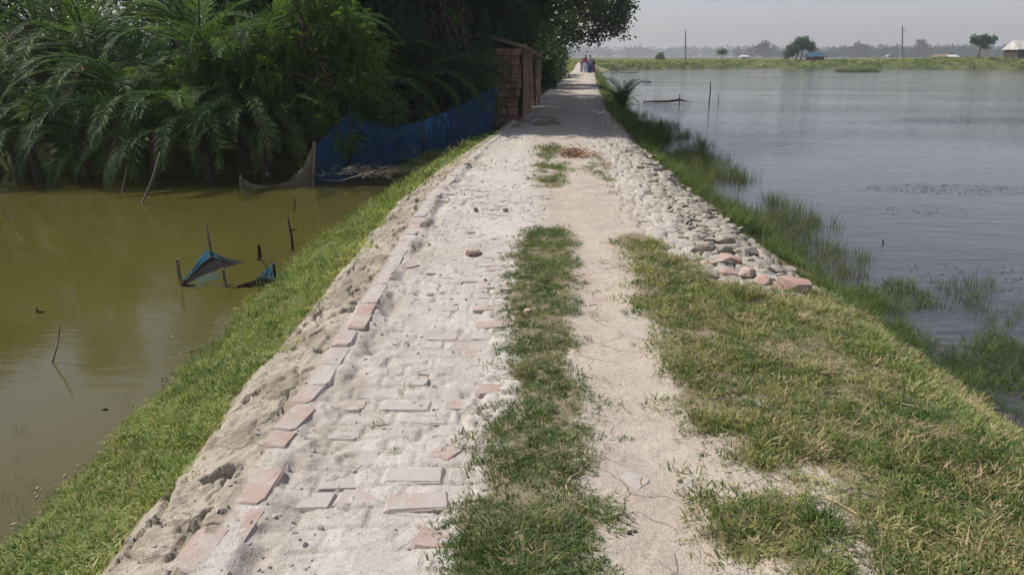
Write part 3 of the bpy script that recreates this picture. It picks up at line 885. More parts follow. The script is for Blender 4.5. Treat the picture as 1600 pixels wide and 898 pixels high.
k = (t_ > 2.85) & (t_ < 3.9) & (fbm(x * 1.2, y * 1.2, 3, 250) > .50)
x1, y1 = x[k], y[k]
scatter('water_grass', np.stack([x1, y1, np.full(len(x1), WR - .03)], -1), r.uniform(.30, .62, len(x1)), lush_c, [4, 4, 4, 4], .35, 'lush floating grass at the edge of the grey water', 7)
# ragged long weeds trailing down the right slope
x, y, r = cand(15000, 2.2, 6, 2.0, 30, 17)
t_ = t_of(x, y); z = height(x, y)
k = (t_ > 2.42 + .12 * (fbm(y * 3, x, 2, 281) - .5)) & (t_ < 3.2) & (fbm(x * 2.5, y * 2.0, 3, 280) > .42)
x1, y1, z1 = x[k], y[k], z[k]
scatter('slope_weeds', np.stack([x1, y1, np.maximum(z1, WR - .02)], -1), np.clip(y1 / 9, .38, 1.1) * r.uniform(.5, 1.0, len(x1)), lush_c, [3, 3, 3, 4], .3, 'ragged longer weeds trailing down the right slope into the water', 17)
# litter and scum at the edge of the left pond
x, y, r = cand(2600, -4.6, -2.0, 2.6, 13, 18)
t_ = t_of(x, y)
k = (t_ < -2.45) & (t_ > -2.5 - .9 * r.uniform(0, 1, len(x)) ** 2) & (fbm(x * 2, y * 1.2, 3, 290) > .47)
x1, y1 = x[k], y[k]
n = len(x1)
q = np.stack([x1, y1, np.full(n, WL + .004) + r.uniform(0, .006, n)], -1)
a = r.uniform(0, 6.283, n)
dv = np.stack([np.cos(a), np.sin(a), r.normal(0, .05, n)], -1)
ln = r.uniform(.01, .05, n)
sd = np.stack([-np.sin(a), np.cos(a), np.zeros(n)], -1)
V = np.stack([q, q + dv * (ln * .5)[:, None] + sd * (ln * .12)[:, None], q + dv * ln[:, None], q + dv * (ln * .5)[:, None] - sd * (ln * .12)[:, None]], 1).reshape(-1, 3)
tag(link('pond_litter', np_mesh('pond_litter', V, np.arange(len(V)).reshape(-1, 4)), M_straw), 'bits of straw and litter floating along the left bank', kind='stuff')
# weeds in the near corner of the left pond
x, y, r = cand(2200, -4.2, -2.3, 2.6, 9, 8)
t_ = t_of(x, y)
k = (t_ < -2.5) & (t_ > -3.5) & (fbm(x * 2.2, y * 2.2, 3, 260) > .62) & (r.uniform(0, 1, len(x)) < .35)
x1, y1 = x[k], y[k]
scatter('pond_weeds', np.stack([x1, y1, np.full(len(x1), WL - .03)], -1), r.uniform(.15, .40, len(x1)), reed_c, [1, 1, 1, 1, 1], .4, 'sparse weed stems poking out of the green pond', 8)
# long grass on the far bank
r = np.random.default_rng(90)
x = r.uniform(2, 180, 9000); y = np.interp(x, SHX, SHY) + r.uniform(-3, 26, 9000)
z = ground_z(x, y)
k = z > WR
x, y, z = x[k], y[k], z[k]
scatter('far_bank_grass', np.stack([x, y, z], -1), r.uniform(.5, 1.0, len(x)), fargrass_c, [3, 3, 2], .1, 'green grass of the far bank behind the grey water', 9)
# grass on the shaded ground left of the road
r = np.random.default_rng(91)
x = r.uniform(-9, 6, 5000); y = r.uniform(15.5, 60, 5000)
k = (x < x_of(-1.0, y)) & (r.uniform(0, 1, len(x)) < .8)
x, y = x[k], y[k]
z = np.maximum(ground_z(x, y), height(x, y, False))
scatter('shade_grass', np.stack([x, y, z], -1), r.uniform(.9, 2.0, len(x)), bank_c, [3, 3, 3, 3, 1.5], .2, 'patchy grass in the tree shade left of the road', 10)

# crumbs of dried earth lying on the shoulder, the tracks and the rubble margin
M_crumb = two_tone('earth_crumbs', (0.34, 0.305, 0.265), (0.46, 0.425, 0.385), 25, 0.95, 0, world=True)
crumb_c = coll('crumb', [hull_mesh('crumb', (.03, .024, .018), 700 + k, 12, .4, M_crumb) for k in range(5)])
x, y, r = cand(26000, -1.7, 2.4, 1.4, 14, 77)
t_ = t_of(x, y)
w_ = np.interp(t_, [-1.5, -1.42, -1.05, -1.0, -.85, -.6, .1, .3, 1.0, 1.6, 2.3], [0, .20, .16, .12, .30, .08, .06, .02, .02, .12, .3])
w_ = w_ * np.where((t_ > .9) & (y < 5.2), .0, 1) * sstep(.35, .6, fbm(x * 3, y * 3, 3, 270))
k = (r.uniform(0, 1, len(x)) < w_) & ~grass_on(x, y)
x, y = x[k], y[k]
scatter('earth_crumbs', np.stack([x, y, height(x, y) + .001], -1), r.uniform(.12, 1.0, len(x)) ** 2.2 * 1.0 * np.clip(y / 5, 1, 1.8) + .15, crumb_c, [1] * 5, .8, 'crumbs of dried earth on the shoulder and tracks', 77)

# two clumps of coarse grass one can point to
def tuft(px, py, label, s, seed, mat):
    p = P(px, py)
    z = float(height(np.array([p.x]), np.array([p.y]))[0])
    o = link('grass_tuft', clump_mesh('grass_tuft', 170, (.05 * s, .13 * s), .055 * s, .0055, (25, 85, 50), seed, mat, 4))
    o.location = (p.x, p.y, z)
    tag(o, label, 'grass tuft', 'coarse grass tufts')
tuft(1283, 826, 'dark coarse grass tuft beside the bare patch near the bottom right', 1.0, 301, M_turf)
tuft(1162, 468, 'dark green grass tuft just below the heap of pink bricks', 1.25, 302, M_reed)

# ------------------------------------------------------------------ palms, every frond its own part
def frond_mesh(name, L, el0, bend, seed, mat, nl=54, leaf=.40, hang=.35):
    r = random.Random(seed)
    n = 14
    pts = []
    p = Vector((0, 0, 0)); sw = r.uniform(-.25, .25)
    for i in range(n + 1):
        s = i / n
        e = R(el0 - bend * s ** 1.25)
        pts.append((p.copy(), e, sw * s))
        p = p + Vector((math.cos(e) * math.cos(sw * s), math.cos(e) * math.sin(sw * s), math.sin(e))) * L / n
    m = MB()
    m.tube([q[0] for q in pts], [.018 * (1 - .85 * i / n) + .002 for i in range(n + 1)], 4)
    for side in (-1, 1):
        for k in range(nl):
            s = .14 + .86 * (k + r.uniform(-.3, .3)) / nl
            s = min(max(s, 0), .999)
            i = int(s * n); f = s * n - i
            b = pts[i][0].lerp(pts[i + 1][0], f)
            e = pts[i][1]; a = pts[i][2]
            fw = Vector((math.cos(e) * math.cos(a), math.cos(e) * math.sin(a), math.sin(e)))
            sd = Vector((-math.sin(a), math.cos(a), 0)) * side
            up = fw.cross(sd) * side
            an = R(62 - 34 * s + r.uniform(-7, 7))
            ll = leaf * (math.sin(math.pi * (.14 + .80 * s)) ** .75) * r.uniform(.85, 1.12)
            d = (fw * math.cos(an) + sd * math.sin(an) + up * r.uniform(.05, .3)).normalized()
            mid = b + d * ll * .5
            d2 = (d + Vector((0, 0, -hang * r.uniform(.5, 1.3)))).normalized()
            tip = mid + d2 * ll * .5
            wv = fw * .0125
            m.add([b - wv * .6, b + wv * .6, mid + wv, mid - wv, tip], [(0, 1, 2, 3), (3, 2, 4)])
    me = m.mesh(name)
    me.materials.append(mat)
    return me
FR = [frond_mesh('frond', 2.6, el, bd, 400 + i, M_frond) for i, (el, bd) in enumerate([(78, 85), (62, 105), (48, 120), (32, 115), (15, 95), (-5, 75), (55, 140), (70, 60)])]
FD = [frond_mesh('dead_frond', 2.2, -25, 60, 420, M_deadfrond, 34, .34, .6), frond_mesh('dead_frond', 2.2, 20, 125, 421, M_deadfrond, 36, .34, .5)]
def palm(x, y, hgt, nf, s, label, dead=2):
    z = max(gz(x, y), WL - .1) - .05
    root = empty('date_palm', (x, y, z))
    tag(root, label, 'palm', 'date palms across the pond')
    m = MB()
    n = 7
    lean = Vector((random.uniform(-.15, .15), random.uniform(-.25, .05), 0))
    m.tube([lean * (i / n) ** 2 * hgt + Vector((0, 0, hgt * i / n)) for i in range(n + 1)], [(.17 if hgt > 1.3 else .09) + .02 * (i % 2) for i in range(n + 1)], 9)
    m.build('trunk', M_bark, root)
    top = lean * hgt + Vector((0, 0, hgt))
    a0 = random.uniform(0, 6.28)
    for k in range(nf):
        f = k / nf
        v = ([7, 0, 1, 6, 2, 6, 3, 3, 4, 4, 5] if hgt > 1.3 else [1, 6, 2, 6, 3, 6, 3, 4, 3, 4, 5])[min(10, int(f * 11))]
        o = link('frond', FR[v], None, root)
        o.location = top + Vector((random.uniform(-.06, .06), random.uniform(-.06, .06), random.uniform(-.25, .05)))
        o.rotation_euler = (random.uniform(-.2, .2), random.uniform(-.12, .12), a0 + k * 2.39996)
        sc_ = s * random.uniform(.82, 1.12)
        o.scale = (sc_, sc_, sc_)
    for k in range(dead):
        o = link('dead_frond', random.choice(FD), None, root)
        o.location = top + Vector((0, 0, -.25))
        o.rotation_euler = (0, 0, random.uniform(-2.6, -.6))
        o.scale = (s * .9,) * 3
    return root
random.seed(77)
PALMS = [(-12.2, 16.6, 1.5, 'date palm at the far left edge of the frame over the pond'),
         (-10.4, 15.9, 1.0, 'low date palm second from the left, fronds trailing in the pond'),
         (-9.0, 17.0, 1.9, 'taller date palm behind the low palms on the left'),
         (-7.9, 15.8, .9, 'low date palm above the long leaning stick, left of its crown'),
         (-6.7, 16.6, 1.6, 'date palm with pale dead fronds in the middle of the pond bank'),
         (-5.6, 15.9, 1.0, 'low date palm between the leaning stick and the grey net'),
         (-4.7, 17.2, 1.7, 'date palm behind the feathery tree and the grey net'),
         (-3.6, 17.6, .8, 'small date palm hanging over the blue net'),
         (-2.3, 18.6, .7, 'small date palm behind the middle of the blue net'),
         (-13.4, 15.5, .6, 'trailing palm at the picture edge left of all others'),
         (-11.4, 15.2, .45, 'squat palm at the waterline under the leftmost palms'),
         (-9.6, 15.1, .35, 'squat palm at the waterline left of the two thin sticks'),
         (-8.7, 15.2, .5, 'squat palm at the waterline right behind the two thin sticks'),
         (-7.2, 15.1, .4, 'squat palm at the waterline below the pale dead fronds'),
         (-6.1, 15.0, .55, 'squat palm at the waterline under the long drooping fronds'),
         (-5.0, 15.2, .45, 'squat palm at the waterline beside the grey net'),
         (-4.2, 16.2, .5, 'squat palm between the feathery tree and the blue net'),
         (-11.6, 19.0, 2.4, 'tall date palm at the back left of the thicket'),
         (-8.2, 19.4, 2.5, 'tall date palm at the back centre of the thicket')]
for i, (x, y, h, lab) in enumerate(PALMS):
    low_ = 'squat' in lab or 'trailing' in lab
    palm(x, y, h + (.7 if low_ else .35), 22 if low_ else 26, random.uniform(.72, .85) if low_ else random.uniform(.9, 1.1), lab, 2 if i in (0, 2, 4, 5, 7) else (0 if low_ else 1))

# ------------------------------------------------------------------ trees
def leaf_quads(base, d, up, ln, wd):
    """diamond leaves: arrays (n,3) -> verts (4n,3)"""
    side = np.cross(d, up)
    side /= np.linalg.norm(side, axis=1, keepdims=True) + 1e-9
    mid = base + d * (ln * .5)[:, None]
    return np.stack([base, mid + side * (wd * .5)[:, None], base + d * ln[:, None], mid - side * (wd * .5)[:, None]], 1).reshape(-1, 3)
def unit(v): return v / (np.linalg.norm(v, axis=1, keepdims=True) + 1e-9)
def crown_pts(blobs, n, r, shell=.55):
    vol = np.array([b[3] * b[4] * b[5] for b in blobs]) ** .8
    pick = r.choice(len(blobs), n, p=vol / vol.sum())
    B = np.array(blobs)[pick]
    d = unit(r.normal(size=(n, 3)))
    rad = r.uniform(0, 1, n) ** shell
    p = B[:, :3] + d * rad[:, None] * B[:, 3:6]
    return p, d, rad
def feather_crown(blobs, ntw, seed, tl=(.18, .38), nl=13, ll=.075, lw=.020, droop=.5):
    r = np.random.default_rng(seed)
    p, d, rad = crown_pts(blobs, ntw, r)
    td = unit(d * .6 + r.normal(size=(ntw, 3)) * .5 + np.array([0, 0, -droop]))
    L = r.uniform(tl[0], tl[1], ntw)
    s = np.linspace(.08, 1, nl)
    base = p[:, None, :] + td[:, None, :] * (L[:, None] * s)[:, :, None] + np.array([0, 0, -1.0]) * ((s ** 2)[None, :, None] * (L * .25)[:, None, None])
    sd = unit(np.cross(td, np.array([0, 0, 1.0]) + r.normal(size=(ntw, 3)) * .3))
    out = []
    for sg in (-1, 1):
        dv = td[:, None, :] * .55 + sg * sd[:, None, :] * .8 + r.normal(size=(ntw, nl, 3)) * .16
        b = base.reshape(-1, 3); dv = unit(dv.reshape(-1, 3))
        up = unit(np.cross(np.repeat(td, nl, 0), np.repeat(sd, nl, 0)) + r.normal(size=b.shape) * .35)
        ln = ll * np.tile(np.sin(np.pi * (.2 + .7 * s)), ntw) * r.uniform(.8, 1.2, len(b))
        out.append(leaf_quads(b, dv, up, ln, np.full(len(b), lw)))
    V = np.concatenate(out)
    return V, np.arange(len(V)).reshape(-1, 4)
def leaf_crown(blobs, n, seed, size=.12, asp=.5, clump=9, spread=.16, droop=.15, shell=.5):
    r = np.random.default_rng(seed)
    nc = n // clump
    p, d, rad = crown_pts(blobs, nc, r, shell)
    b = np.repeat(p, clump, 0) + r.normal(size=(nc * clump, 3)) * spread
    dv = unit(np.repeat(d, clump, 0) * .5 + r.normal(size=b.shape) + np.array([0, 0, -droop]))
    ln = size * r.uniform(.65, 1.3, len(b))
    V = leaf_quads(b, dv, unit(r.normal(size=b.shape)), ln, ln * asp)
    return V, np.arange(len(V)).reshape(-1, 4)
def trunk_mesh(m, pts, r0, r1, limbs, n=7):
    pts = [Vector(p) for p in pts]
    k = len(pts)
    m.tube(pts, [r0 + (r1 - r0) * i / (k - 1) for i in range(k)], n)
    for (s, end) in limbs:
        i = min(int(s * (k - 1)), k - 2); f = s * (k - 1) - i
        b = pts[i].lerp(pts[i + 1], f); e = Vector(end)
        rr = (r0 + (r1 - r0) * s) * .6
        q = [b.lerp(e, u) + Vector((random.uniform(-.1, .1), random.uniform(-.1, .1), math.sin(u * 3.14) * .15)) * (1 if 0 < u < 1 else 0) for u in (0, .25, .5, .75, 1)]
        m.tube(q, [rr * (1 - .8 * u) + .004 for u in (0, .25, .5, .75, 1)], 5)
def tree(name, label, loc, pts, r0, r1, blobs, crown, bark=M_bark, leaf=M_broad, group=None, limbs=None, cat='tree'):
    root = empty(name, loc)
    tag(root, label, cat, group)
    m = MB()
    if limbs is None: limbs = [(random.uniform(.35, .95), (b[0], b[1], b[2])) for b in blobs]
    trunk_mesh(m, pts, r0, r1, limbs)
    m.build('trunk', bark, root, True)
    V, F = crown
    link('crown', np_mesh('crown', V, F), leaf, root)
    return root
random.seed(5)
def blobs_for(cx, cy, cz, rx, ry, rz, n, s, seed):
    r = random.Random(seed)
    out = []
    for k in range(n):
        a = r.uniform(0, 6.283); u = r.uniform(-1, 1); q = math.sqrt(1 - u * u) * r.uniform(.5, 1)
        f = r.uniform(.7, 1.25) * s
        out.append((cx + rx * q * math.cos(a), cy + ry * q * math.sin(a), cz + rz * u, f, f, f * .75))
    return out
# feathery leaning tree in front of the palms
bl = [(-.9, .2, 2.3, .55, .5, .4), (-1.7, .1, 2.25, .6, .5, .35), (-2.6, .2, 2.05, .6, .5, .35), (.1, .3, 2.6, .7, .6, .5), (.6, .2, 2.2, .45, .5, .4), (-.2, -.3, 1.25, .38, .35, .3),
      (-.05, -.35, .85, .42, .35, .3), (.45, 0, 1.7, .45, .45, .35), (-.4, .3, 3.2, .6, .5, .3), (-1.9, .3, 1.7, .45, .4, .3), (-2.9, 0, 1.75, .4, .4, .3), (-1.2, -.2, 1.8, .4, .4, .3), (.25, -.35, .55, .3, .3, .25)]
tree('feathery_tree', 'light green feathery tree leaning over the grey net', (-3.55, 15.3, -.45), [(0.2, 0, 0), (.1, 0, .8), (-.1, 0, 1.6), (-.4, .1, 2.4), (-.75, .1, 3.3)], .07, .03, bl,
     feather_crown(bl, 2500, 51), leaf=M_feather)
# dark drooping trees behind the blue net
def dark_tree(x, y, h, seed, label, n=2600, low=.6):
    random.seed(seed)
    vis = blobs_for(0, 0, 2.4, 1.5, 1.3, 1.5, 14, .75, seed) + [(random.uniform(-1.2, 1.2), random.uniform(-1.4, -.2), low + random.uniform(0, .9), .5, .5, .45) for k in range(6)]
    vis = [b for b in vis if b[2] > low]
    high = blobs_for(.5, 0, h * .72, 2.3, 1.9, h * .22, 18, 1.05, seed + 500)  # unseen upper crowns, added and spread roadwards to deepen the shade there
    V1, F1 = feather_crown(vis, n, seed, (.25, .55), 13, .085, .019, .9)
    V2, F2 = leaf_crown(high, 9000, seed + 1, .30, .42, 8, .25)
    tree('drooping_tree', label, (x, y, gz(x, y) - .05), [(0, 0, 0), (.08, 0, h * .25), (-.05, .05, h * .5), (.1, 0, h * .8)], .14, .04, vis + high,
         (np.concatenate([V1, V2]), np.arange(len(V1) + len(V2)).reshape(-1, 4)), leaf=M_darkleaf, group='dark drooping trees by the road')
dark_tree(-3.6, 19.6, 7.2, 61, 'dark drooping tree behind the left half of the blue net')
dark_tree(-1.9, 20.0, 8.0, 62, 'dark drooping tree behind the right half of the blue net', 2600)
dark_tree(-.9, 22.6, 8.2, 63, 'dark drooping tree overhanging the mud block hut', 2000, 2.2)
dark_tree(-5.6, 20.9, 6.6, 64, 'dark drooping tree behind the feathery leaning tree', 2200)
dark_tree(-1.6, 25.6, 8.2, 65, 'dark drooping tree rising behind the hut roof', 900, 2.4)
dark_tree(-.6, 28.6, 8.0, 66, 'dark drooping tree beyond the hut door', 900, 2.4)
# bushier trees at the back that close the thicket
def back_tree(x, y, h, rx, seed, label, n=11000, leaf=M_broad):
    random.seed(seed)
    bl = blobs_for(0, 0, h * .5, rx, rx * .8, h * .42, 16, rx * .45, seed)
    tree('broadleaf_tree', label, (x, y, gz(x, y) - .05), [(0, 0, 0), (.1, 0, h * .3), (0, .1, h * .7)], .13, .05, bl, leaf_crown(bl, n, seed, .24, .42, 9, .22), leaf=leaf, group='bushy trees closing the thicket')
for i, (x, y, h, rx, lab) in enumerate([(-16.5, 20.5, 6.6, 2.6, 'bushy tree at the far left behind the palms'), (-13.2, 22.2, 7.0, 2.6, 'bushy tree behind the left palms'), (-9.8, 22.6, 6.8, 2.6, 'bushy tree behind the middle palms'),
                                        (-6.8, 23.2, 5.8, 2.2, 'bushy tree behind the dark drooping tree'), (-3.2, 24.2, 6.0, 2.3, 'bushy tree behind the mud block hut')]):
    back_tree(x, y, h, rx, 70 + i, lab)
# broadleaf tree over the road
def road_tree(x, y, blobs, seed, label, n, size):
    random.seed(seed)
    tree('roadside_tree', label, (x, y, -.3), [(0, 0, 0), (.2, 0, 1.0), (.1, .2, 2.2), (.6, 0, 3.6), (1.0, 0, 5.2)], .24, .08, blobs, leaf_crown(blobs, n, seed, size, .55, 10, .22, .2), leaf=M_broad, group='broadleaf trees beside the road')
b1 = blobs_for(.3, 0, 4.9, 2.9, 2.6, 2.2, 20, 1.1, 81)
road_tree(.0, 32.0, b1, 81, 'broadleaf tree with sunlit leaves behind the hut roof', 13000, .17)
b2 = blobs_for(1.2, 0, 4.9, 3.6, 3.4, 1.7, 18, 1.15, 82) + [(4.6, -.5, 3.6, 1.0, 1.0, .6), (5.0, .3, 4.6, .8, .8, .6), (3.6, 0, 3.1, .8, .8, .45), (2.4, -.6, 3.0, .9, .9, .5), (4.2, .4, 5.6, 1.1, 1.1, .8)]
road_tree(1.2, 45.0, b2, 82, 'spreading broadleaf tree whose branches hang over the road', 19000, .21)
b3 = blobs_for(0, 0, 1.9, 1.1, 1.6, 1.3, 12, .75, 83)
road_tree(1.2, 41.0, b3, 83, 'yellow green bush under the spreading tree at the road edge', 8000, .17)

# dark undergrowth at the foot of the thicket
r = np.random.default_rng(95)
bl = [(float(x), float(15.9 + r.uniform(0, 2.6)), float(r.uniform(-.5, .7)), .75, .6, .6) for x in np.linspace(-17, -2.6, 44)] + \
     [(float(x), float(19.5 + r.uniform(0, 3)), float(r.uniform(-.1, 2.4)), 1.0, .8, .9) for x in np.linspace(-18, -1.6, 40)]
V, F = leaf_crown(bl, 42000, 96, .15, .34, 7, .12)
tag(link('undergrowth', np_mesh('undergrowth', V, F), M_darkleaf), 'dark tangled undergrowth at the foot of the palms', kind='stuff')
# hedge lining the road beyond the hut
bl = [(float(offs(y) + np.interp(y, [31, 50, 74], [-1.4, -1.25, -.95]) + r.uniform(-.6, .1)), float(y), float(r.uniform(.1, 2.1)), .7, 1.0, .75) for y in np.linspace(31, 74, 60)]
V, F = leaf_crown(bl, 26000, 97, .22, .5, 8, .16)
hd = empty('hedge', (1.0, 45, -.2))
tag(hd, 'dark hedge lining the left side of the road beyond the hut', 'hedge')
V = V - np.array([1.0, 45, -.2])
link('foliage', np_mesh('foliage', V, F), M_broad, hd)
# shrub on the right slope
def shrub(px, py, z, h, label):
    p = P(px, py, z)
    root = empty('fern_shrub', p)
    tag(root, label, 'shrub')
    for k in range(30):
        o = link('frond', FR[random.choice([0, 1, 2, 7, 7, 0])], None, root)
        s = h / 2.0 * random.uniform(.40, .72)
        o.scale = (s, s, s)
        o.rotation_euler = (random.uniform(-.2, .2), random.uniform(-.2, .2), k * 2.4 + random.uniform(-.3, .3))
random.seed(9)
shrub(972, 172, -.35, 1.9, 'dark feathery shrub on the right slope where the road narrows')

# ------------------------------------------------------------------ hut of mud blocks by the road
random.seed(21)
hut = empty('mud_block_hut', (-.45, 20.4, -.1))
tag(hut, 'small brown hut of dried mud blocks with thatched side under dark trees', 'hut')
BLK = []
for k in range(4):
    m = MB(); m.box((0, 0, 0), (1, .26, 1), jit=.03); BLK.append(m.mesh('block')); BLK[-1].materials.append(M_block)
zb_ = 0.0
for rrow in range(9):
    hh = random.uniform(.165, .26)
    x = -1.5 + random.uniform(-.1, .0)
    while x < .62:
        ww = random.choice([.34, .42, .20, .38, .15, .28])
        if x + ww > .70: ww = .70 - x
        if ww > .1:
            o = link('block', random.choice(BLK), None, hut)
            o.location = (x + ww / 2, random.uniform(-.05, .04), zb_ + hh / 2 - .05)
            o.scale = (ww - .022, 1, hh - .02)
            o.rotation_euler = (0, random.uniform(-.04, .04), random.uniform(-.08, .08))
        x += ww
    zb_ += hh
top_h = zb_ - .05
# dark infill behind the joints, then the thatched side along the road
MB().box((-.42, .22, top_h / 2), (2.1, .10, top_h - .1)).build('inner_wall', M_dark, hut)
def reed_wall(y0, y1, x0, x1, h0, h1, nm):
    m = MB()
    n = int((y1 - y0) / .045)
    for k in range(n):
        f = k / n
        x = x0 + (x1 - x0) * f + random.uniform(-.03, .03); y = y0 + (y1 - y0) * f
        h = h0 + (h1 - h0) * f + random.uniform(-.12, .1)
        m.tube([(x, y, -.05), (x + random.uniform(-.03, .03), y + random.uniform(-.04, .04), h * .5), (x + random.uniform(-.05, .05), y + random.uniform(-.06, .06), h)], [.026, .026, .016], 4)
    for hz in (.45, 1.0, 1.5):
        m.tube([(x0 + .05, y0, hz), (x1 + .05, y1, hz)], .018, 4)
    m.build(nm, M_thatch, hut)
reed_wall(.18, 4.2, .74, 1.05, top_h + .05, top_h + .02, 'reed_wall')
reed_wall(5.8, 7.6, 1.30, 1.45, 1.55, 1.5, 'reed_wall')
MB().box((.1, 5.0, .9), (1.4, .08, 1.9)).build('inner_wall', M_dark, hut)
m = MB()
for k in range(90):
    x = random.uniform(-1.6, .75); y = random.uniform(-.15, 5.5)
    z = top_h + .42 - .32 * abs(x + .4)
    m.tube([(x, y, z), (x + .35 * (1 if x > -.4 else -1), y + random.uniform(-.1, .1), z - .14), (x + .62 * (1 if x > -.4 else -1), y + random.uniform(-.15, .1), z - .32)], [.035, .03, .008], 4)
m.box((-.95, 2.7, top_h + .17), (1.2, 5.6, .03), 0, -.3); m.box((.18, 2.7, top_h + .18), (1.25, 5.6, .03), 0, .3)
roof_ = m.build('thatch_roof', M_thatch, hut)
m = MB(); m.box((1.05, 4.9, top_h - .05), (.75, 1.5, .015), 0, .5)
for k in range(6): m.tube([(.74, 4.25 + k * .26, top_h + .14), (1.38, 4.25 + k * .26, top_h - .21)], .018, 4)
m.build('tin_sheet', M_tin, roof_)
MB().tube([(.95, 4.4, 0), (.97, 4.4, top_h)], .05, 6).build('door_post', M_bark, hut)
MB().tube([(1.22, 5.7, 0), (1.2, 5.7, top_h - .15)], .05, 6).build('door_post', M_bark, hut)
# reed fence beyond the hut
fe = empty('reed_fence', (2.0, 33.0, -.1)); fe.rotation_euler.z = -.09
tag(fe, 'low dark reed fence between the hut and the hedge', 'fence')
for s in range(6):
    m = MB()
    for k in range(24):
        y = -4.2 + s * 1.4 + k * .057
        m.tube([(-1.0 + random.uniform(-.03, .03), y, -.1), (-1.0 + random.uniform(-.05, .05), y + random.uniform(-.05, .05), 1.45 + random.uniform(-.15, .12))], [.028, .018], 4)
    m.build('panel', M_thatch, fe)
    MB().tube([(-.93, -4.2 + s * 1.4, -.1), (-.93, -4.2 + s * 1.4, 1.6)], .04, 6).build('post', M_bark, fe)

# ------------------------------------------------------------------ blue net fence, and its grey end in the water
def cloth_strip(top, bot, nu, nv, sag=0.0, wob=.03, seed=0):
    r = np.random.default_rng(seed)
    T_, B_ = np.array(top, float), np.array(bot, float)
    s = np.linspace(0, 1, nu)
    k = np.linspace(0, 1, len(T_))
    tp = np.stack([np.interp(s, k, T_[:, i]) for i in range(3)], -1)
    bp = np.stack([np.interp(s, k, B_[:, i]) for i in range(3)], -1)
    v = np.linspace(0, 1, nv)
    Pn = tp[:, None] * (1 - v[None, :, None]) + bp[:, None] * v[None, :, None]
    n2 = fbm(np.repeat(s[:, None] * 14, nv, 1), np.repeat(v[None] * 4, nu, 0), 3, seed + 300) - .5
    n3 = fbm(np.repeat(s[:, None] * 11, nv, 1), np.repeat(v[None] * 3, nu, 0), 3, seed + 500) - .5
    Pn[..., 1] += n2 * wob * 4; Pn[..., 0] += n3 * wob * 3
    Pn[..., 2] -= (np.sin(np.pi * v) * sag)[None]
    id_ = np.arange(nu * nv).reshape(nu, nv)
    F = np.stack([id_[:-1, :-1], id_[:-1, 1:], id_[1:, 1:], id_[1:, :-1]], -1).reshape(-1, 4)
    return Pn.reshape(-1, 3), F
nf = empty('blue_net_fence', (-3.8, 14.4, -.6))
tag(nf, 'sagging blue nylon net fence strung along the pond bank to the hut', 'net fence')
n0 = Vector((-3.8, 14.4, -.6))
tops = [at(492, 232, 14.3), at(520, 200, 14.6), at(546, 176, 14.9), at(575, 193, 15.2), at(610, 200, 15.7), at(660, 190, 16.3), at(705, 172, 17.1), at(740, 155, 17.9), at(776, 136, 18.6)]
bots = [at(490, 290, 14.3), at(520, 288, 14.6), at(546, 282, 14.9), at(575, 275, 15.2), at(610, 268, 15.7), at(660, 256, 16.3), at(705, 238, 17.1), at(740, 222, 17.9), at(772, 205, 18.6)]
V, F = cloth_strip(tops, bots, 70, 14, 0, .035, 1)
net_ = link('net', np_mesh('net', V - np.array(n0), F, True), M_net, nf)
MB().tube([Vector(q) - n0 for q in tops], .010, 4).build('top_rope', M_net, net_)
for i in (0, 2, 5, 8):
    a, b = Vector(tops[i]) - n0, Vector(bots[i]) - n0
    m = MB(); m.tube([b + Vector((0, 0, -.15)), a.lerp(b, .5) + Vector((.03, 0, 0)), a + Vector((0, 0, .10))], [.022, .020, .016], 6); m.build('post', M_wetstick, nf)
gn = empty('grey_net', at(432, 290, 14.2))
tag(gn, 'grey net drooping from the fence end into the green pond', 'net')
g0 = gn.location.copy()
tops = [at(377, 276, 13.9), at(392, 287, 13.9), at(420, 291, 14.0), at(450, 283, 14.1), at(472, 262, 14.2), at(490, 226, 14.3)]
bots = [at(378, 300, 13.9), at(395, 298, 13.9), at(420, 296, 14.0), at(450, 293, 14.1), at(472, 291, 14.2), at(488, 290, 14.3)]
V, F = cloth_strip(tops, bots, 34, 7, 0, .01, 2)
link('mesh_cloth', np_mesh('mesh_cloth', V - np.array(g0), F, True), M_netgrey, gn)
MB().tube([at(377, 303, 13.9) - g0, at(376, 274, 13.9) - g0], .03, 6).build('stake', M_stick, gn)
MB().tube([at(489, 295, 14.28) - g0, at(491, 222, 14.28) - g0], .03, 6).build('stake', M_stick, gn)
# heap of dry brushwood at the foot of the net
bp_ = P(590, 274, -.5)
bh = empty('brushwood_heap', bp_)
tag(bh, 'heap of dry brown brushwood at the foot of the blue net', 'brushwood')
m = MB(); random.seed(31)
for k in range(170):
    q = Vector((random.gauss(0, .50), random.gauss(0, .22), abs(random.gauss(.02, .05))))
    a = random.uniform(0, 6.28); L = random.uniform(.1, .35)
    d = Vector((math.cos(a), math.sin(a) * .6, random.uniform(-.2, .5))).normalized() * L
    m.tube([q, q + d * .5 + Vector((0, 0, .03)), q + d], [.006, .005, .002], 3, False)
m.build('twigs', M_stick, bh)
MB().tube([P(480, 279, -.7) - bp_, P(530, 283, -.66) - bp_ , P(585, 268, -.4) - bp_], [.012, .014, .010], 5).build('branch', M_stick, bh)

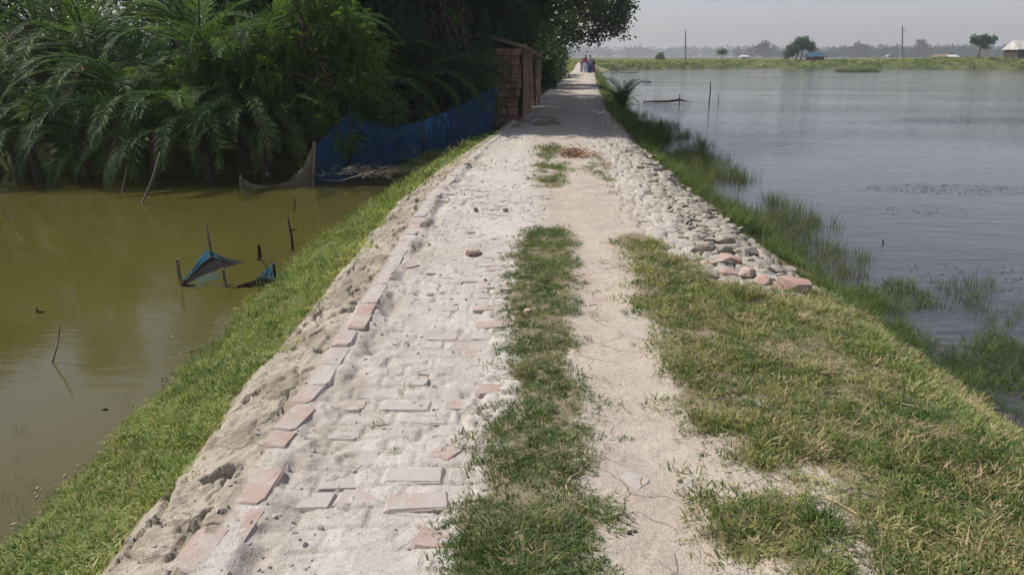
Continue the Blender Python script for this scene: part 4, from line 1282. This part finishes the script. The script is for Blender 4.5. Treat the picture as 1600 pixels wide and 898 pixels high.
# ------------------------------------------------------------------ square net trap in the green pond
tc = P(352, 430, WL)
trap = empty('fish_trap_net', tc)
tag(trap, 'square fish trap of blue and muddy black net on stakes in the green pond', 'fish trap')
def W(px, py, Y): return at(px, py, Y) - tc
A = P(281, 446, WL); B = P(330, 405, WL); D = P(428, 449, WL); E = P(405, 406, WL)
yA, yB, yD, yE = A.y, B.y, D.y, E.y
def stake(px0, py0, px1, py1, rad, mat, nm='stake'):
    b = P(px0, py0, WL); t_ = at(px1, py1, b.y)
    m = MB(); mid = b.lerp(t_, .55) + Vector((random.uniform(-.01, .01), 0, 0))
    m.tube([b + (b - t_) * .35 - tc, b - tc, mid - tc, t_ - tc], [rad, rad, rad * .95, rad * .8], 7)
    m.build(nm, mat, trap)
stake(332, 410, 322, 350, .016, M_stick); stake(284, 446, 277, 405, .020, M_stick); stake(406, 406, 404, 382, .024, M_wetstick)
stake(353, 448, 348, 419, .017, M_stick); stake(430, 450, 427, 412, .018, M_wetstick)
def panel(top, bot, nm, mat, seed):
    V, F = cloth_strip([p - tc for p in top], [p - tc for p in bot], 22, 9, 0, .014, seed)
    link(nm, np_mesh(nm, V, F, True), mat, trap)
# back-left wall (peak at the tall stake)
yb = P(330, 410, WL).y
panel([at(281, 442, yA), at(302, 416, (yA + yb) / 2), at(322, 388, yb), at(350, 402, yb), at(384, 410, yb)], [at(282, 443.5, yA), at(305, 422, (yA + yb) / 2), at(327, 402, yb), at(350, 405, yb), at(384, 411.5, yb)], 'blue_rim', M_trapblue, 3)
panel([at(282, 443.5, yA), at(305, 422, (yA + yb) / 2), at(327, 402, yb), at(350, 405, yb), at(384, 411.5, yb)], [P(294, 448, WL - .02), P(320, 437, WL - .02), P(345, 427, WL - .02), P(368, 420, WL - .02), P(392, 412, WL - .02)], 'black_wall', M_trapdark, 4)
panel([at(402, 433, yD + .05), at(414, 423, yD), at(428, 410, yD), at(430, 414, yD + .05)], [at(402, 436, yD + .05), at(413, 435, yD), at(424, 436, yD), at(432, 438, yD + .05)], 'blue_rim', M_trapblue, 5)
panel([at(368, 447, yD), at(400, 436, yD + .05), at(413, 434.5, yD), at(424, 435.5, yD), at(432, 437.5, yD + .05)], [P(366, 452, WL - .02), P(396, 452, WL - .02), P(414, 452, WL - .02), P(424, 452, WL - .02), P(435, 450, WL - .02)], 'black_wall', M_trapdark, 6)
for nm_, pts_, rr_ in (('rim_rope', [at(283, 444, yA), at(300, 447, yA), at(326, 449, yA), at(353, 446, yA), at(372, 449, yA), at(400, 450, yD), at(430, 449, yD)], .012),
                       ('rim_rope', [at(384, 410.5, yb), at(396, 411, yE), at(405, 402, yE)], .008),
                       ('rim_rope', [at(405, 403, yE), at(412, 407, (yE + yD) / 2), at(428, 411, yD)], .007)):
    m = MB(); m.tube([p_ - tc for p_ in pts_], rr_, 5); m.build(nm_, M_wetstick, trap, True)
# low front rim and floor just under the surface
panel([at(282, 443, yA), at(300, 443.5, yA), at(330, 445, yA), at(353, 444, yA), at(375, 446, yA)], [P(283, 450, WL - .02), P(302, 450, WL - .02), P(330, 451, WL - .02), P(353, 452, WL - .02), P(375, 453, WL - .02)], 'front_rim', M_trapdark, 7)
panel([P(300, 437, WL + .006), P(320, 428, WL + .008), P(345, 425, WL + .006)], [P(310, 443, WL + .004), P(325, 440, WL + .008), P(342, 436, WL + .004)], 'sunken_patch', M_sunken, 8)


# ------------------------------------------------------------------ stakes standing in the two ponds
def pond_stick(name, b, t_, rad, mat, label, cat='stake', group=None, twig=None):
    root = MB()
    L = t_ - b
    mid = b.lerp(t_, .5) + Vector((L.z * .03, 0, 0))
    root.tube([L * -.3, Vector((0, 0, 0)), mid - b, L], [rad, rad, rad * .9, rad * .6], 6)
    if twig: root.tube([L * twig[0], L * twig[0] + Vector(twig[1])], [rad * .7, rad * .3], 5)
    o = root.build(name, mat, None, True, b)
    return tag(o, label, cat, group)
def ps(px0, py0, px1, py1, rad, mat, label, lvl=WL, cat='stake', group='stakes in the green pond', twig=None, name='pond_stake'):
    b = P(px0, py0, lvl); return pond_stick(name, b, at(px1, py1, b.y), rad, mat, label, cat, group, twig)
ps(222, 318, 250, 238, .016, M_stick, 'long pale leaning stick standing in the pond before the palms')
ps(190, 300, 198, 258, .012, M_stick, 'short stick just left of the long leaning stick')
ps(82, 566, 94, 508, .008, M_stick, 'thin bare stick slanting out of the open green water', twig=(.3, (.015, 0, .01)))
ps(458, 396, 449, 338, .018, M_wetstick, 'forked dark stake between fish trap and grass bank', twig=(.62, (.10, 0, .02)))
ps(459, 328, 462, 308, .012, M_wetstick, 'tiny stub of stake behind the forked dark stake')
ps(14, 341, -6, 318, .010, M_stick, 'bent pale stick at the left edge of the picture', twig=(.05, (.16, 0, -.005)))
ps(1108, 160, 1110, 127, .035, M_wetstick, 'tall dark post standing alone in the grey water', WR, group='posts in the grey water')
ps(1122, 160, 1123, 148, .020, M_wetstick, 'short thin post right beside the tall dark post', WR, group='posts in the grey water')
ps(1544, 108, 1544, 76, .05, M_stick, 'thin bamboo pole by the far bank near the pale roofed shed', WR, cat='pole', group='posts in the grey water')
ps(1380, 381, 1379, 374, .010, M_wetstick, 'dark twig tip poking out of the water off the reed bed', WR, group='posts in the grey water')
def float_line(px, Yl, label, rad, post):
    c = P(px[0][0], px[0][1], WR)
    root = empty('float_line', c); tag(root, label, 'net line')
    q = [P(a, b, WR + .03) - c for a, b in px]
    m = MB(); m.tube([v + Vector((0, 0, h)) for v, h in zip(q, Yl)], rad, 6); m.build('rolled_net', M_wetstick, root)
    for a, b0, b1 in post:
        b = P(a, b0, WR); t_ = at(a, b1, b.y)
        MB().tube([b - c - Vector((0, 0, .3)), t_ - c], .025, 6).build('post', M_wetstick, root)
float_line([(1005, 159), (1020, 159.6), (1045, 160), (1062, 159.5), (1079, 160)], [0, .03, .04, .10, 0], 'dark rolled net floating on the water with a small post', [.03, .05, .06, .06, .01], [(1062, 162, 148)])
float_line([(955, 116), (965, 115.6), (978, 116), (997, 115.5)], [.05, .25, .12, .2], 'distant low net line beyond the feathery shrub', [.05] * 4, [(964, 117, 111), (992, 116.5, 110)])
float_line([(1006, 128.8), (1012, 129), (1018, 128.8)], [.03, .06, .02], 'tiny dark float on the water left of the posts', [.05, .07, .03], [(1016.5, 129, 127)])
# duckweed bird-like float in the green pond
fl = P(62, 488, WL)
m = MB(); m.tube([Vector((-.035, 0, 0)), Vector((-.01, 0, .008)), Vector((.03, 0, .004)), Vector((.055, 0, 0))], [.006, .014, .012, .004], 6); m.tube([Vector((-.02, 0, .008)), Vector((-.022, 0, .035)), Vector((-.012, 0, .05))], [.007, .006, .008], 5)
tag(m.build('driftwood_chip', M_wetstick, None, True, fl), 'dark bit of driftwood floating on the open green water', 'driftwood')
fl = P(164, 640, WL)
m = MB(); m.tube([Vector((-.02, 0, .002)), Vector((0, 0, .006)), Vector((.02, .004, .003))], [.004, .008, .004], 6)
tag(m.build('driftwood_chip', M_wetstick, None, True, fl), 'small black chip floating near the left grass bank', 'driftwood')

# ------------------------------------------------------------------ twigs and straw on the road
def ground_twig(px, rad, label, mat=M_stick, name='dry_twig'):
    pts = []
    for a, b in px:
        p = P(a, b); p.z = float(height(np.array([p.x]), np.array([p.y]))[0]) + rad * 1.5; pts.append(p)
    c = pts[0].copy()
    m = MB(); m.tube([p - c for p in pts], [rad * (1 - .5 * i / (len(pts) - 1)) for i in range(len(pts))], 6)
    return tag(m.build(name, mat, None, True, c), label, 'twig', 'dry twigs on the road')
ground_twig([(938, 808), (915, 800), (900, 793), (887, 779), (884, 766), (892, 754), (905, 743), (920, 727)], .006, 'hooked pale twig at the edge of the turf strip', M_straw)
ground_twig([(1290, 781), (1315, 795), (1338, 808), (1345, 828)], .006, 'pale twig lying across the bare patch beside the coarse tuft', M_straw)
ground_twig([(1204, 872), (1210, 890), (1222, 900)], .004, 'short pale twig at the bottom edge of the picture', M_straw)
ground_twig([(1003, 746), (1000, 752), (1002, 760)], .0035, 'very short straw on the right track', M_straw)
ground_twig([(898, 428), (910, 432), (917, 442)], .006, 'short curved twig on the path beside the turf strip', M_straw)
ground_twig([(1520, 795), (1545, 805), (1556, 815)], .005, 'pale curved stalk lying on the right verge grass', M_straw)
ground_twig([(1400, 634), (1425, 638), (1440, 646)], .006, 'grey stalk lying near the crest of the right verge', M_stick)
sp = P(902, 246); sp.z = float(height(np.array([sp.x]), np.array([sp.y]))[0])
random.seed(33); m = MB()
for k in range(150):
    q = Vector((random.gauss(0, .13), random.gauss(0, .10), abs(random.gauss(.03, .045))))
    a = random.uniform(0, 6.28); d = Vector((math.cos(a), math.sin(a), random.uniform(-.2, .6))).normalized() * random.uniform(.06, .2)
    m.tube([q, q + d * .5 + Vector((0, 0, .02)), q + d], [.006, .006, .003], 3, False)
tag(m.build('straw_clump', two_tone('rusty_straw', (0.20, 0.10, 0.05), (0.40, 0.25, 0.14), 15, .85, 0), None, False, sp), 'rusty brown clump of dry straw in the middle of the road', 'straw')

# ------------------------------------------------------------------ people walking on the road
def person(x, y, h, rz, label, top_m, low_m, kind, extra=None):
    z = float(height(np.array([x]), np.array([y]), False)[0])
    root = empty('person', (x, y, z), rz)
    tag(root, label, 'person', 'people walking on the road')
    s = h / 1.7
    J = {'pel': (0, 0, .93, .135, .10), 'wai': (0, 0, 1.08, .125, .095), 'che': (0, .0, 1.28, .155, .105), 'nec': (0, .01, 1.45, .055, .055), 'hd0': (0, -.01, 1.54, .072, .085), 'hd1': (0, -.01, 1.64, .075, .09),
         'sl': (-.17, 0, 1.38, .06, .06), 'el': (-.23, .03, 1.12, .043, .043), 'wl': (-.22, -.06, .90, .032, .032), 'hl': (-.215, -.09, .80, .035, .02),
         'sr': (.17, 0, 1.38, .06, .06), 'er': (.23, -.02, 1.12, .043, .043), 'wr': (.20, -.14, .94, .032, .032), 'hr': (.19, -.20, .88, .035, .02),
         'tl': (-.09, 0, .86, .09, .09), 'kl': (-.10, -.06, .48, .06, .06), 'al': (-.10, .02, .09, .042, .042), 'fl': (-.11, -.13, .03, .04, .03),
         'tr': (.09, 0, .86, .09, .09), 'kr': (.10, .02, .48, .06, .06), 'ar': (.10, .14, .11, .042, .042), 'fr': (.11, .02, .03, .04, .03)}
    E = [('pel', 'wai'), ('wai', 'che'), ('che', 'nec'), ('nec', 'hd0'), ('hd0', 'hd1'), ('che', 'sl'), ('sl', 'el'), ('el', 'wl'), ('wl', 'hl'), ('che', 'sr'), ('sr', 'er'), ('er', 'wr'), ('wr', 'hr'),
         ('pel', 'tl'), ('tl', 'kl'), ('kl', 'al'), ('al', 'fl'), ('pel', 'tr'), ('tr', 'kr'), ('kr', 'ar'), ('ar', 'fr')]
    ks = list(J)
    me = bpy.data.meshes.new('body')
    me.from_pydata([tuple(c * s for c in J[k][:3]) for k in ks], [(ks.index(a), ks.index(b)) for a, b in E], [])
    body = link('body', me, M_skin, root)
    md = body.modifiers.new('skin', 'SKIN')
    for i, k in enumerate(ks):
        me.skin_vertices[0].data[i].radius = (J[k][3] * s, J[k][4] * s)
        me.skin_vertices[0].data[i].use_root = (k == 'pel')
    body.modifiers.new('sub', 'SUBSURF').levels = 1
    body.modifiers['sub'].render_levels = 1
    def lathe(prof, nm, mat, ey=.72, fold=0):
        V, F = [], []
        n = 20
        for (zz, rr, yo) in prof:
            for k in range(n):
                a = 2 * math.pi * k / n
                q = rr * (1 + fold * math.sin(a * 5 + zz * 3))
                V.append((q * math.cos(a) * s, (q * ey * math.sin(a) + yo) * s, zz * s))
        for i in range(len(prof) - 1):
            for k in range(n): F.append((i * n + k, i * n + (k + 1) % n, (i + 1) * n + (k + 1) % n, (i + 1) * n + k))
        return MB().add(V, F).build(nm, mat, root, True)
    shirt_ = lathe([(.80, .215, 0), (.95, .20, 0), (1.10, .185, 0), (1.28, .215, 0), (1.40, .20, 0), (1.455, .10, 0), (1.47, .065, 0)], 'shirt', top_m, .70, .02)
    m = MB()
    for sg, e, w_ in ((-1, 'el', 'wl'), (1, 'er', 'wr')):
        a = Vector(J['sl' if sg < 0 else 'sr'][:3]) * s; b = Vector(J[e][:3]) * s
        m.tube([a, a.lerp(b, .5), b.lerp(a, -.05)], [.085 * s, .075 * s, .066 * s], 8)
    m.build('sleeves', top_m, shirt_, True)
    if kind == 'skirt':
        lathe([(.98, .19, 0), (.80, .235, 0), (.50, .245, .01), (.25, .265, .02), (.08, .285, .03)], 'long_skirt', low_m, .80, .05)
    else:
        m = MB()
        for a, b, c in (('tl', 'kl', 'al'), ('tr', 'kr', 'ar')):
            m.tube([Vector(J[a][:3]) * s + Vector((0, 0, .08 * s)), Vector(J[b][:3]) * s, Vector(J[c][:3]) * s], [.135 * s, .11 * s, .10 * s], 10)
        m.build('trousers', low_m, root, True)
    # hair or head scarf
    V, F = [], []
    for i in range(6):
        th = i / 5 * 1.9
        for k in range(12):
            a = 2 * math.pi * k / 12
            V.append((math.sin(th) * math.cos(a) * .098 * s, (math.sin(th) * math.sin(a) * .112 + .012) * s, (1.585 + math.cos(th) * .128 + (.03 if math.sin(a) < -.3 and i > 3 else 0)) * s))
    for i in range(5):
        for k in range(12): F.append((i * 12 + k, i * 12 + (k + 1) % 12, (i + 1) * 12 + (k + 1) % 12, (i + 1) * 12 + k))
    MB().add(V, F).build('hair' if not extra else 'scarf', extra or M_hair, root, True)
    return root
def at_road(px, Yd): return (at(px, 113, Yd).x, Yd)
x_, y_ = at_road(921.5, 77)
person(x_, y_, 1.74, .15, 'person in deep blue trousers and pale shirt in front of the group', cloth('pale_shirt', (.26, .26, .31), (.36, .36, .41)), cloth('deep_blue_cloth', (.015, .035, .13), (.03, .06, .19)), 'trousers')
x_, y_ = at_road(914.5, 79.5)
person(x_, y_, 1.74, -.1, 'person in maroon top and long pale lavender skirt beside the blue trousers', cloth('maroon_cloth', (.16, .03, .06), (.25, .06, .10)), cloth('lavender_cloth', (.34, .33, .40), (.46, .45, .52)), 'skirt')
x_, y_ = at_road(909.6, 81)
person(x_, y_, 1.42, .2, 'shorter person in mauve clothes at the left of the group', cloth('mauve_cloth', (.22, .16, .22), (.32, .25, .31)), cloth('dusty_mauve_cloth', (.24, .20, .25), (.33, .29, .33)), 'skirt')
x_, y_ = at_road(926.5, 80)
person(x_, y_, 1.40, -.3, 'small person in dark clothes half hidden at the right of the group', cloth('dark_cloth', (.03, .03, .045), (.06, .05, .07)), cloth('plum_cloth', (.10, .05, .09), (.16, .10, .14)), 'skirt')

# ------------------------------------------------------------------ far bank: poles, huts, trees
def pole(px, ytop, Y, label, arm):
    p = at(px, 96, Y); z = gz(p.x, p.y)
    tp = at(px, ytop, Y); top = tp.z
    root = empty('power_pole', (p.x, p.y, z)); tag(root, label, 'power pole', 'power poles on the far bank')
    h = top - z
    root.rotation_euler = (0, math.atan2(tp.x - p.x, h), 0)
    MB().tube([(0, 0, -.5), (0, 0, h * .5), (0, 0, h)], [.21, .17, .12], 8).build('shaft', M_concrete, root)
    if arm:
        arm_ = MB().box((.3, 0, h - 1.0), (1.0, .12, .12)).build('crossarm', M_concrete, root)
        MB().tube([(.75, 0, h - .95), (.75, 0, h - .65)], [.07, .04], 6).build('insulator', M_white, arm_)
    MB().tube([(0, 0, h), (0, 0, h + .25)], [.06, .04], 6).build('insulator', M_white, root)
    return root
pole(1410, 40, 178, 'thick dark power pole on the far bank right of centre', True)
pb = pole(1071, 48, 185, 'slender grey power pole on the far bank nearer the road', False)
MB().box((-.1, -.25, 1.55), (.55, .25, .75)).build('meter_box', M_white, pb)

def far_tree(px, Y, base_y, blobs, trunks, label, n, size, leaf=M_darkleaf, name='lone_tree', cat='tree', scl=None):
    p = at(px, base_y, Y); z = gz(p.x, p.y) + .25
    root = empty(name, (p.x, p.y, z)); tag(root, label, cat)
    root.scale = (1.35, 1.35, 1.35) if scl is None else (scl,) * 3
    m = MB()
    for pts, r0 in trunks: m.tube(pts, [r0 * (1 - .6 * i / (len(pts) - 1)) for i in range(len(pts))], 6)
    m.build('trunk', M_bark, root, True)
    V, F = leaf_crown(blobs, n, abs(hash(label)) % 1000 if False else int(px), size, .6, 8, .16)
    link('crown', np_mesh('crown', V, F), leaf, root)
    return root
far_tree(1249, 160, 95, [(.1, 0, 2.4, 1.0, 1.0, .7), (-.9, 0, 1.9, .9, .9, .7), (1.0, 0, 2.2, .9, .9, .55), (-1.5, 0, 1.2, .7, .7, .6), (1.7, 0, 1.8, .5, .5, .4), (.4, 0, 2.9, .7, .7, .4), (-1.9, 0, .7, .45, .5, .5), (-.3, 0, 2.7, .8, .8, .5)],
         [([(-.6, 0, -.1), (-.4, 0, .8), (-.2, 0, 1.9)], .13), ([(.1, 0, -.1), (.3, 0, .8), (.2, 0, 2.2)], .12)], 'round leaning tree beside the blue roofed hut', 3600, .32)
far_tree(1530, 150, 91, [(0, 0, 2.2, .7, .7, .5), (-.9, 0, 2.3, .6, .6, .35), (.9, 0, 2.3, .6, .6, .35), (.2, 0, 2.8, .6, .6, .3), (1.5, 0, 2.5, .4, .4, .18), (-1.4, 0, 2.7, .4, .4, .2), (.6, 0, 1.7, .4, .4, .3)],
         [([(-.2, 0, -.1), (-.1, 0, .7), (0, 0, 2.0)], .15)], 'umbrella shaped lone tree near the right edge of the picture', 2200, .28)
far_tree(1127, 168, 98, [(0, 0, 1.35, .75, .7, .13), (-.4, 0, 1.15, .4, .4, .10), (.4, 0, 1.25, .4, .4, .1)], [([(0, 0, -.1), (.05, 0, .6), (0, 0, 1.3)], .06)], 'small flat topped sapling between the two power poles', 700, .2)
far_tree(1032, 185, 96, [(0, 0, .4, .7, .6, .5), (-.3, 0, .3, .6, .5, .35), (.1, 0, .8, .4, .4, .3)], [([(0, 0, -.1), (0, 0, .6)], .06)], 'dark round bush left of the slender power pole', 900, .25, name='round_bush', cat='bush')

def far_hut(px, Y, base_y, wd, dp, wh, rh, label, roof_m, wall_m, rz=0.0, name='hut', over=.35, extra=None):
    p = at(px, base_y, Y); z = gz(p.x, p.y) + .3
    root = empty(name, (p.x, p.y, z), rz); tag(root, label, 'hut', 'huts on the far bank')
    m = MB(); m.box((0, 0, wh / 2 - .3), (wd, dp, wh + .6)); m.build('wall', wall_m, root)
    m = MB()
    w2, d2 = wd / 2 + over, dp / 2 + over
    V = [(-w2, -d2, wh - .12), (w2, -d2, wh - .12), (w2, d2, wh - .12), (-w2, d2, wh - .12), (-w2 * .95, 0, wh + rh), (w2 * .95, 0, wh + rh)]
    V += [(a, b, c - .1) for a, b, c in V[:4]]
    m.add(V, [(0, 1, 5, 4), (2, 3, 4, 5), (3, 0, 4), (1, 2, 5), (0, 6, 7, 1), (1, 7, 8, 2), (2, 8, 9, 3), (3, 9, 6, 0), (9, 8, 7, 6)])
    m.build('roof', roof_m, root)
    m = MB(); m.box((-wd * .12, -dp / 2 - .02, wh * .38), (wd * .16, .06, wh * .76)); m.build('door', M_dark, root)
    for sx in (-1, 1):
        MB().tube([(sx * (w2 - .12), -d2 + .12, -.1), (sx * (w2 - .12), -d2 + .12, wh - .1)], .06, 5).build('post', M_bark, root)
    return root
random.seed(44)
h1 = far_hut(1640, 142, 92, 14.0, 4.5, 1.35, 1.45, 'long shed with pale patched roof cut by the right picture edge', M_pale, M_dark, -.05)
MB().add([(-5.6, -2.0, 1.75), (-4.9, -2.0, 1.75), (-4.3, -.9, 2.4), (-4.9, -.9, 2.4)], [(0, 1, 2, 3)]).build('roof_patch', M_dark, [c for c in h1.children if c.name.startswith('roof')][0])
MB().add([(-3.3, -2.1, 1.72), (-1.9, -2.1, 1.72), (-1.6, -.6, 2.56), (-2.6, -.6, 2.56)], [(0, 1, 2, 3)]).build('roof_patch', M_yellowpatch, [c for c in h1.children if c.name.startswith('roof')][0])
far_hut(1273, 158, 95, 2.6, 2.2, .85, .65, 'low hut with blue tarpaulin roof beside the round leaning tree', M_bluesheet, M_dark, .25)
far_hut(1485, 185, 90, 2.2, 2.0, .8, .35, 'small shed with shining white roof on the far bank', M_white, M_dark, 0)
far_hut(1468, 184, 91, 1.9, 2.0, .75, .5, 'small brown hut touching the white roofed shed', M_thatch, M_dark, .1)
far_hut(1162, 300, 95, 2.6, 2.4, .7, .5, 'distant white house far behind the flat topped sapling', M_white, M_pale, 0)
p = at(1388, 96, 150)
m = MB(); m.box((0, 0, .18), (.95, .7, .26), .1, .05, .1, .06); m.box((.25, 0, .33), (.5, .5, .14), .3, 0, .1, .05)
tag(m.build('white_sack', M_white, None, False, (p.x, p.y, gz(p.x, p.y) + .75)), 'white sack lying on the far grass bank', 'sack')
# grassy islet in the grey water
c_ = P(1338, 113, WR)
V, F = leaf_crown([(dx, dy * 1.4, .06, 1.1, 1.6, .16) for dx, dy in ((-2, 0), (-.9, .4), (.2, 0), (1.3, -.2), (2.2, .1))], 3600, 123, .3, .25, 6, .12)
isl = empty('grass_islet', c_); tag(isl, 'low dark green grass islet in the grey water', 'islet')
link('grass_clump', np_mesh('grass_clump', V, F), M_reed, isl)
m = MB(); m.tube([(-2.6, 0, -.1), (-1, 0, 0), (1, 0, 0), (2.7, 0, -.1)], [.1, .16, .16, .1], 8); m.build('mud_base', M_wetstick, isl)

# floating weed mats on the grey water
r = np.random.default_rng(140)
Vs = []
for (px, py, rx, ry, n) in ((1560, 188, 3.8, 1.6, 3400), (1490, 296, 1.5, .55, 650), (1580, 156, 4.5, 1.1, 1800), (1300, 200, 3.0, .5, 160), (1540, 430, .8, .5, 90), (1420, 330, .9, .3, 120), (1230, 127, 7, .9, 300)):
    c0 = P(px, py, WR)
    a = r.uniform(0, 6.283, n); d = np.sqrt(r.uniform(0, 1, n))
    q = np.stack([c0.x + rx * d * np.cos(a), c0.y + ry * d * np.sin(a), np.full(n, WR + .006)], -1)
    q += np.stack([r.normal(0, .1, n), r.normal(0, .05, n), r.uniform(0, .012, n)], -1)
    dv = unit(np.stack([r.normal(size=n), r.normal(size=n), r.normal(0, .04, n)], -1))
    ln = r.uniform(.02, .05, n) * (1 + c0.y / 60)
    Vs.append(leaf_quads(q, dv, np.tile([0, 0, 1.0], (n, 1)) + r.normal(0, .1, (n, 3)), ln, ln * .45))
V = np.concatenate(Vs)
tag(link('floating_weed', np_mesh('floating_weed', V, np.arange(len(V)).reshape(-1, 4)), M_wetstick), 'dark flecks of weed floating in drifts on the grey water', kind='stuff')

# far woods along the horizon
def woods(name, specs, seed, label):
    r = np.random.default_rng(seed)
    out = []
    for (x0, x1, Y0, Y1, n, h0, h1) in specs:
        xs_ = r.uniform(x0, x1, n); ys_ = r.uniform(Y0, Y1, n); hs_ = r.uniform(h0, h1, n) * (0.75 + .5 * fbm(xs_ * .02, ys_ * 0, 3, seed))
        for x, y, h in zip(xs_, ys_, hs_):
            k = 60
            wdt = h * r.uniform(.40, .75)
            q = unit(r.normal(size=(k, 3))) * (r.uniform(0, 1, k) ** .4)[:, None] * np.array([wdt, wdt, h * .48]) + np.array([x, y, .4 + h * .5])
            ln = h * r.uniform(.14, .28, k)
            out.append(leaf_quads(q, unit(r.normal(size=(k, 3))), unit(r.normal(size=(k, 3))), ln, ln * .7))
    V = np.concatenate(out)
    tag(link(name, np_mesh(name, V, np.arange(len(V)).reshape(-1, 4)), M_farleaf), label, kind='stuff')
woods('far_woods', [(205, 800, 610, 720, 620, 6.0, 10.5), (-80, 1200, 1180, 1400, 800, 11, 18), (-650, 0, 900, 1200, 120, 9, 15)], 150, 'long hazy line of trees on the horizon behind the fields')
for i, (px, Y, h, lab) in enumerate([(1193, 610, 11.8, 'taller hazy tree standing out of the far woods left of the blue hut'), (1441, 610, 13.0, 'tallest hazy tree in the far woods right of the thick power pole'), (1345, 610, 11.4, 'hazy tree with narrow crown above the far woods between the huts')]):
    p = at(px, 90, Y)
    r2 = random.Random(i + 7)
    bl = [(r2.uniform(-4, 4), 0, h * r2.uniform(.45, .92), 2.6, 2.6, 1.8) for k in range(9)]
    root = empty('hazy_tree', (p.x, p.y, .5)); tag(root, lab, 'tree')
    MB().tube([(0, 0, -.3), (.1, 0, h * .7)], [.3, .12], 6).build('trunk', M_bark, root)
    V, F = leaf_crown(bl, 1400, 160 + i, 1.5, .6, 7, .7)
    link('crown', np_mesh('crown', V, F), M_farleaf, root)

# ------------------------------------------------------------------ humid air
t = bpy.data.materials.new('humid_air'); t.use_nodes = True
nt = t.node_tree
nt.nodes.remove(nt.nodes['Principled BSDF'])
pv = nt.nodes.new('ShaderNodeVolumePrincipled')
pv.inputs['Color'].default_value = (0.90, 0.93, 0.98, 1)
pv.inputs['Density'].default_value = 0.0006
pv.inputs['Anisotropy'].default_value = 0.2
nt.links.new(pv.outputs[0], nt.nodes['Material Output'].inputs['Volume'])
m = MB(); m.box((50, 700, 11.0), (3400, 2200, 29.0))
tag(m.build('haze', t), 'thin humid haze over the fields and the water', kind='stuff')
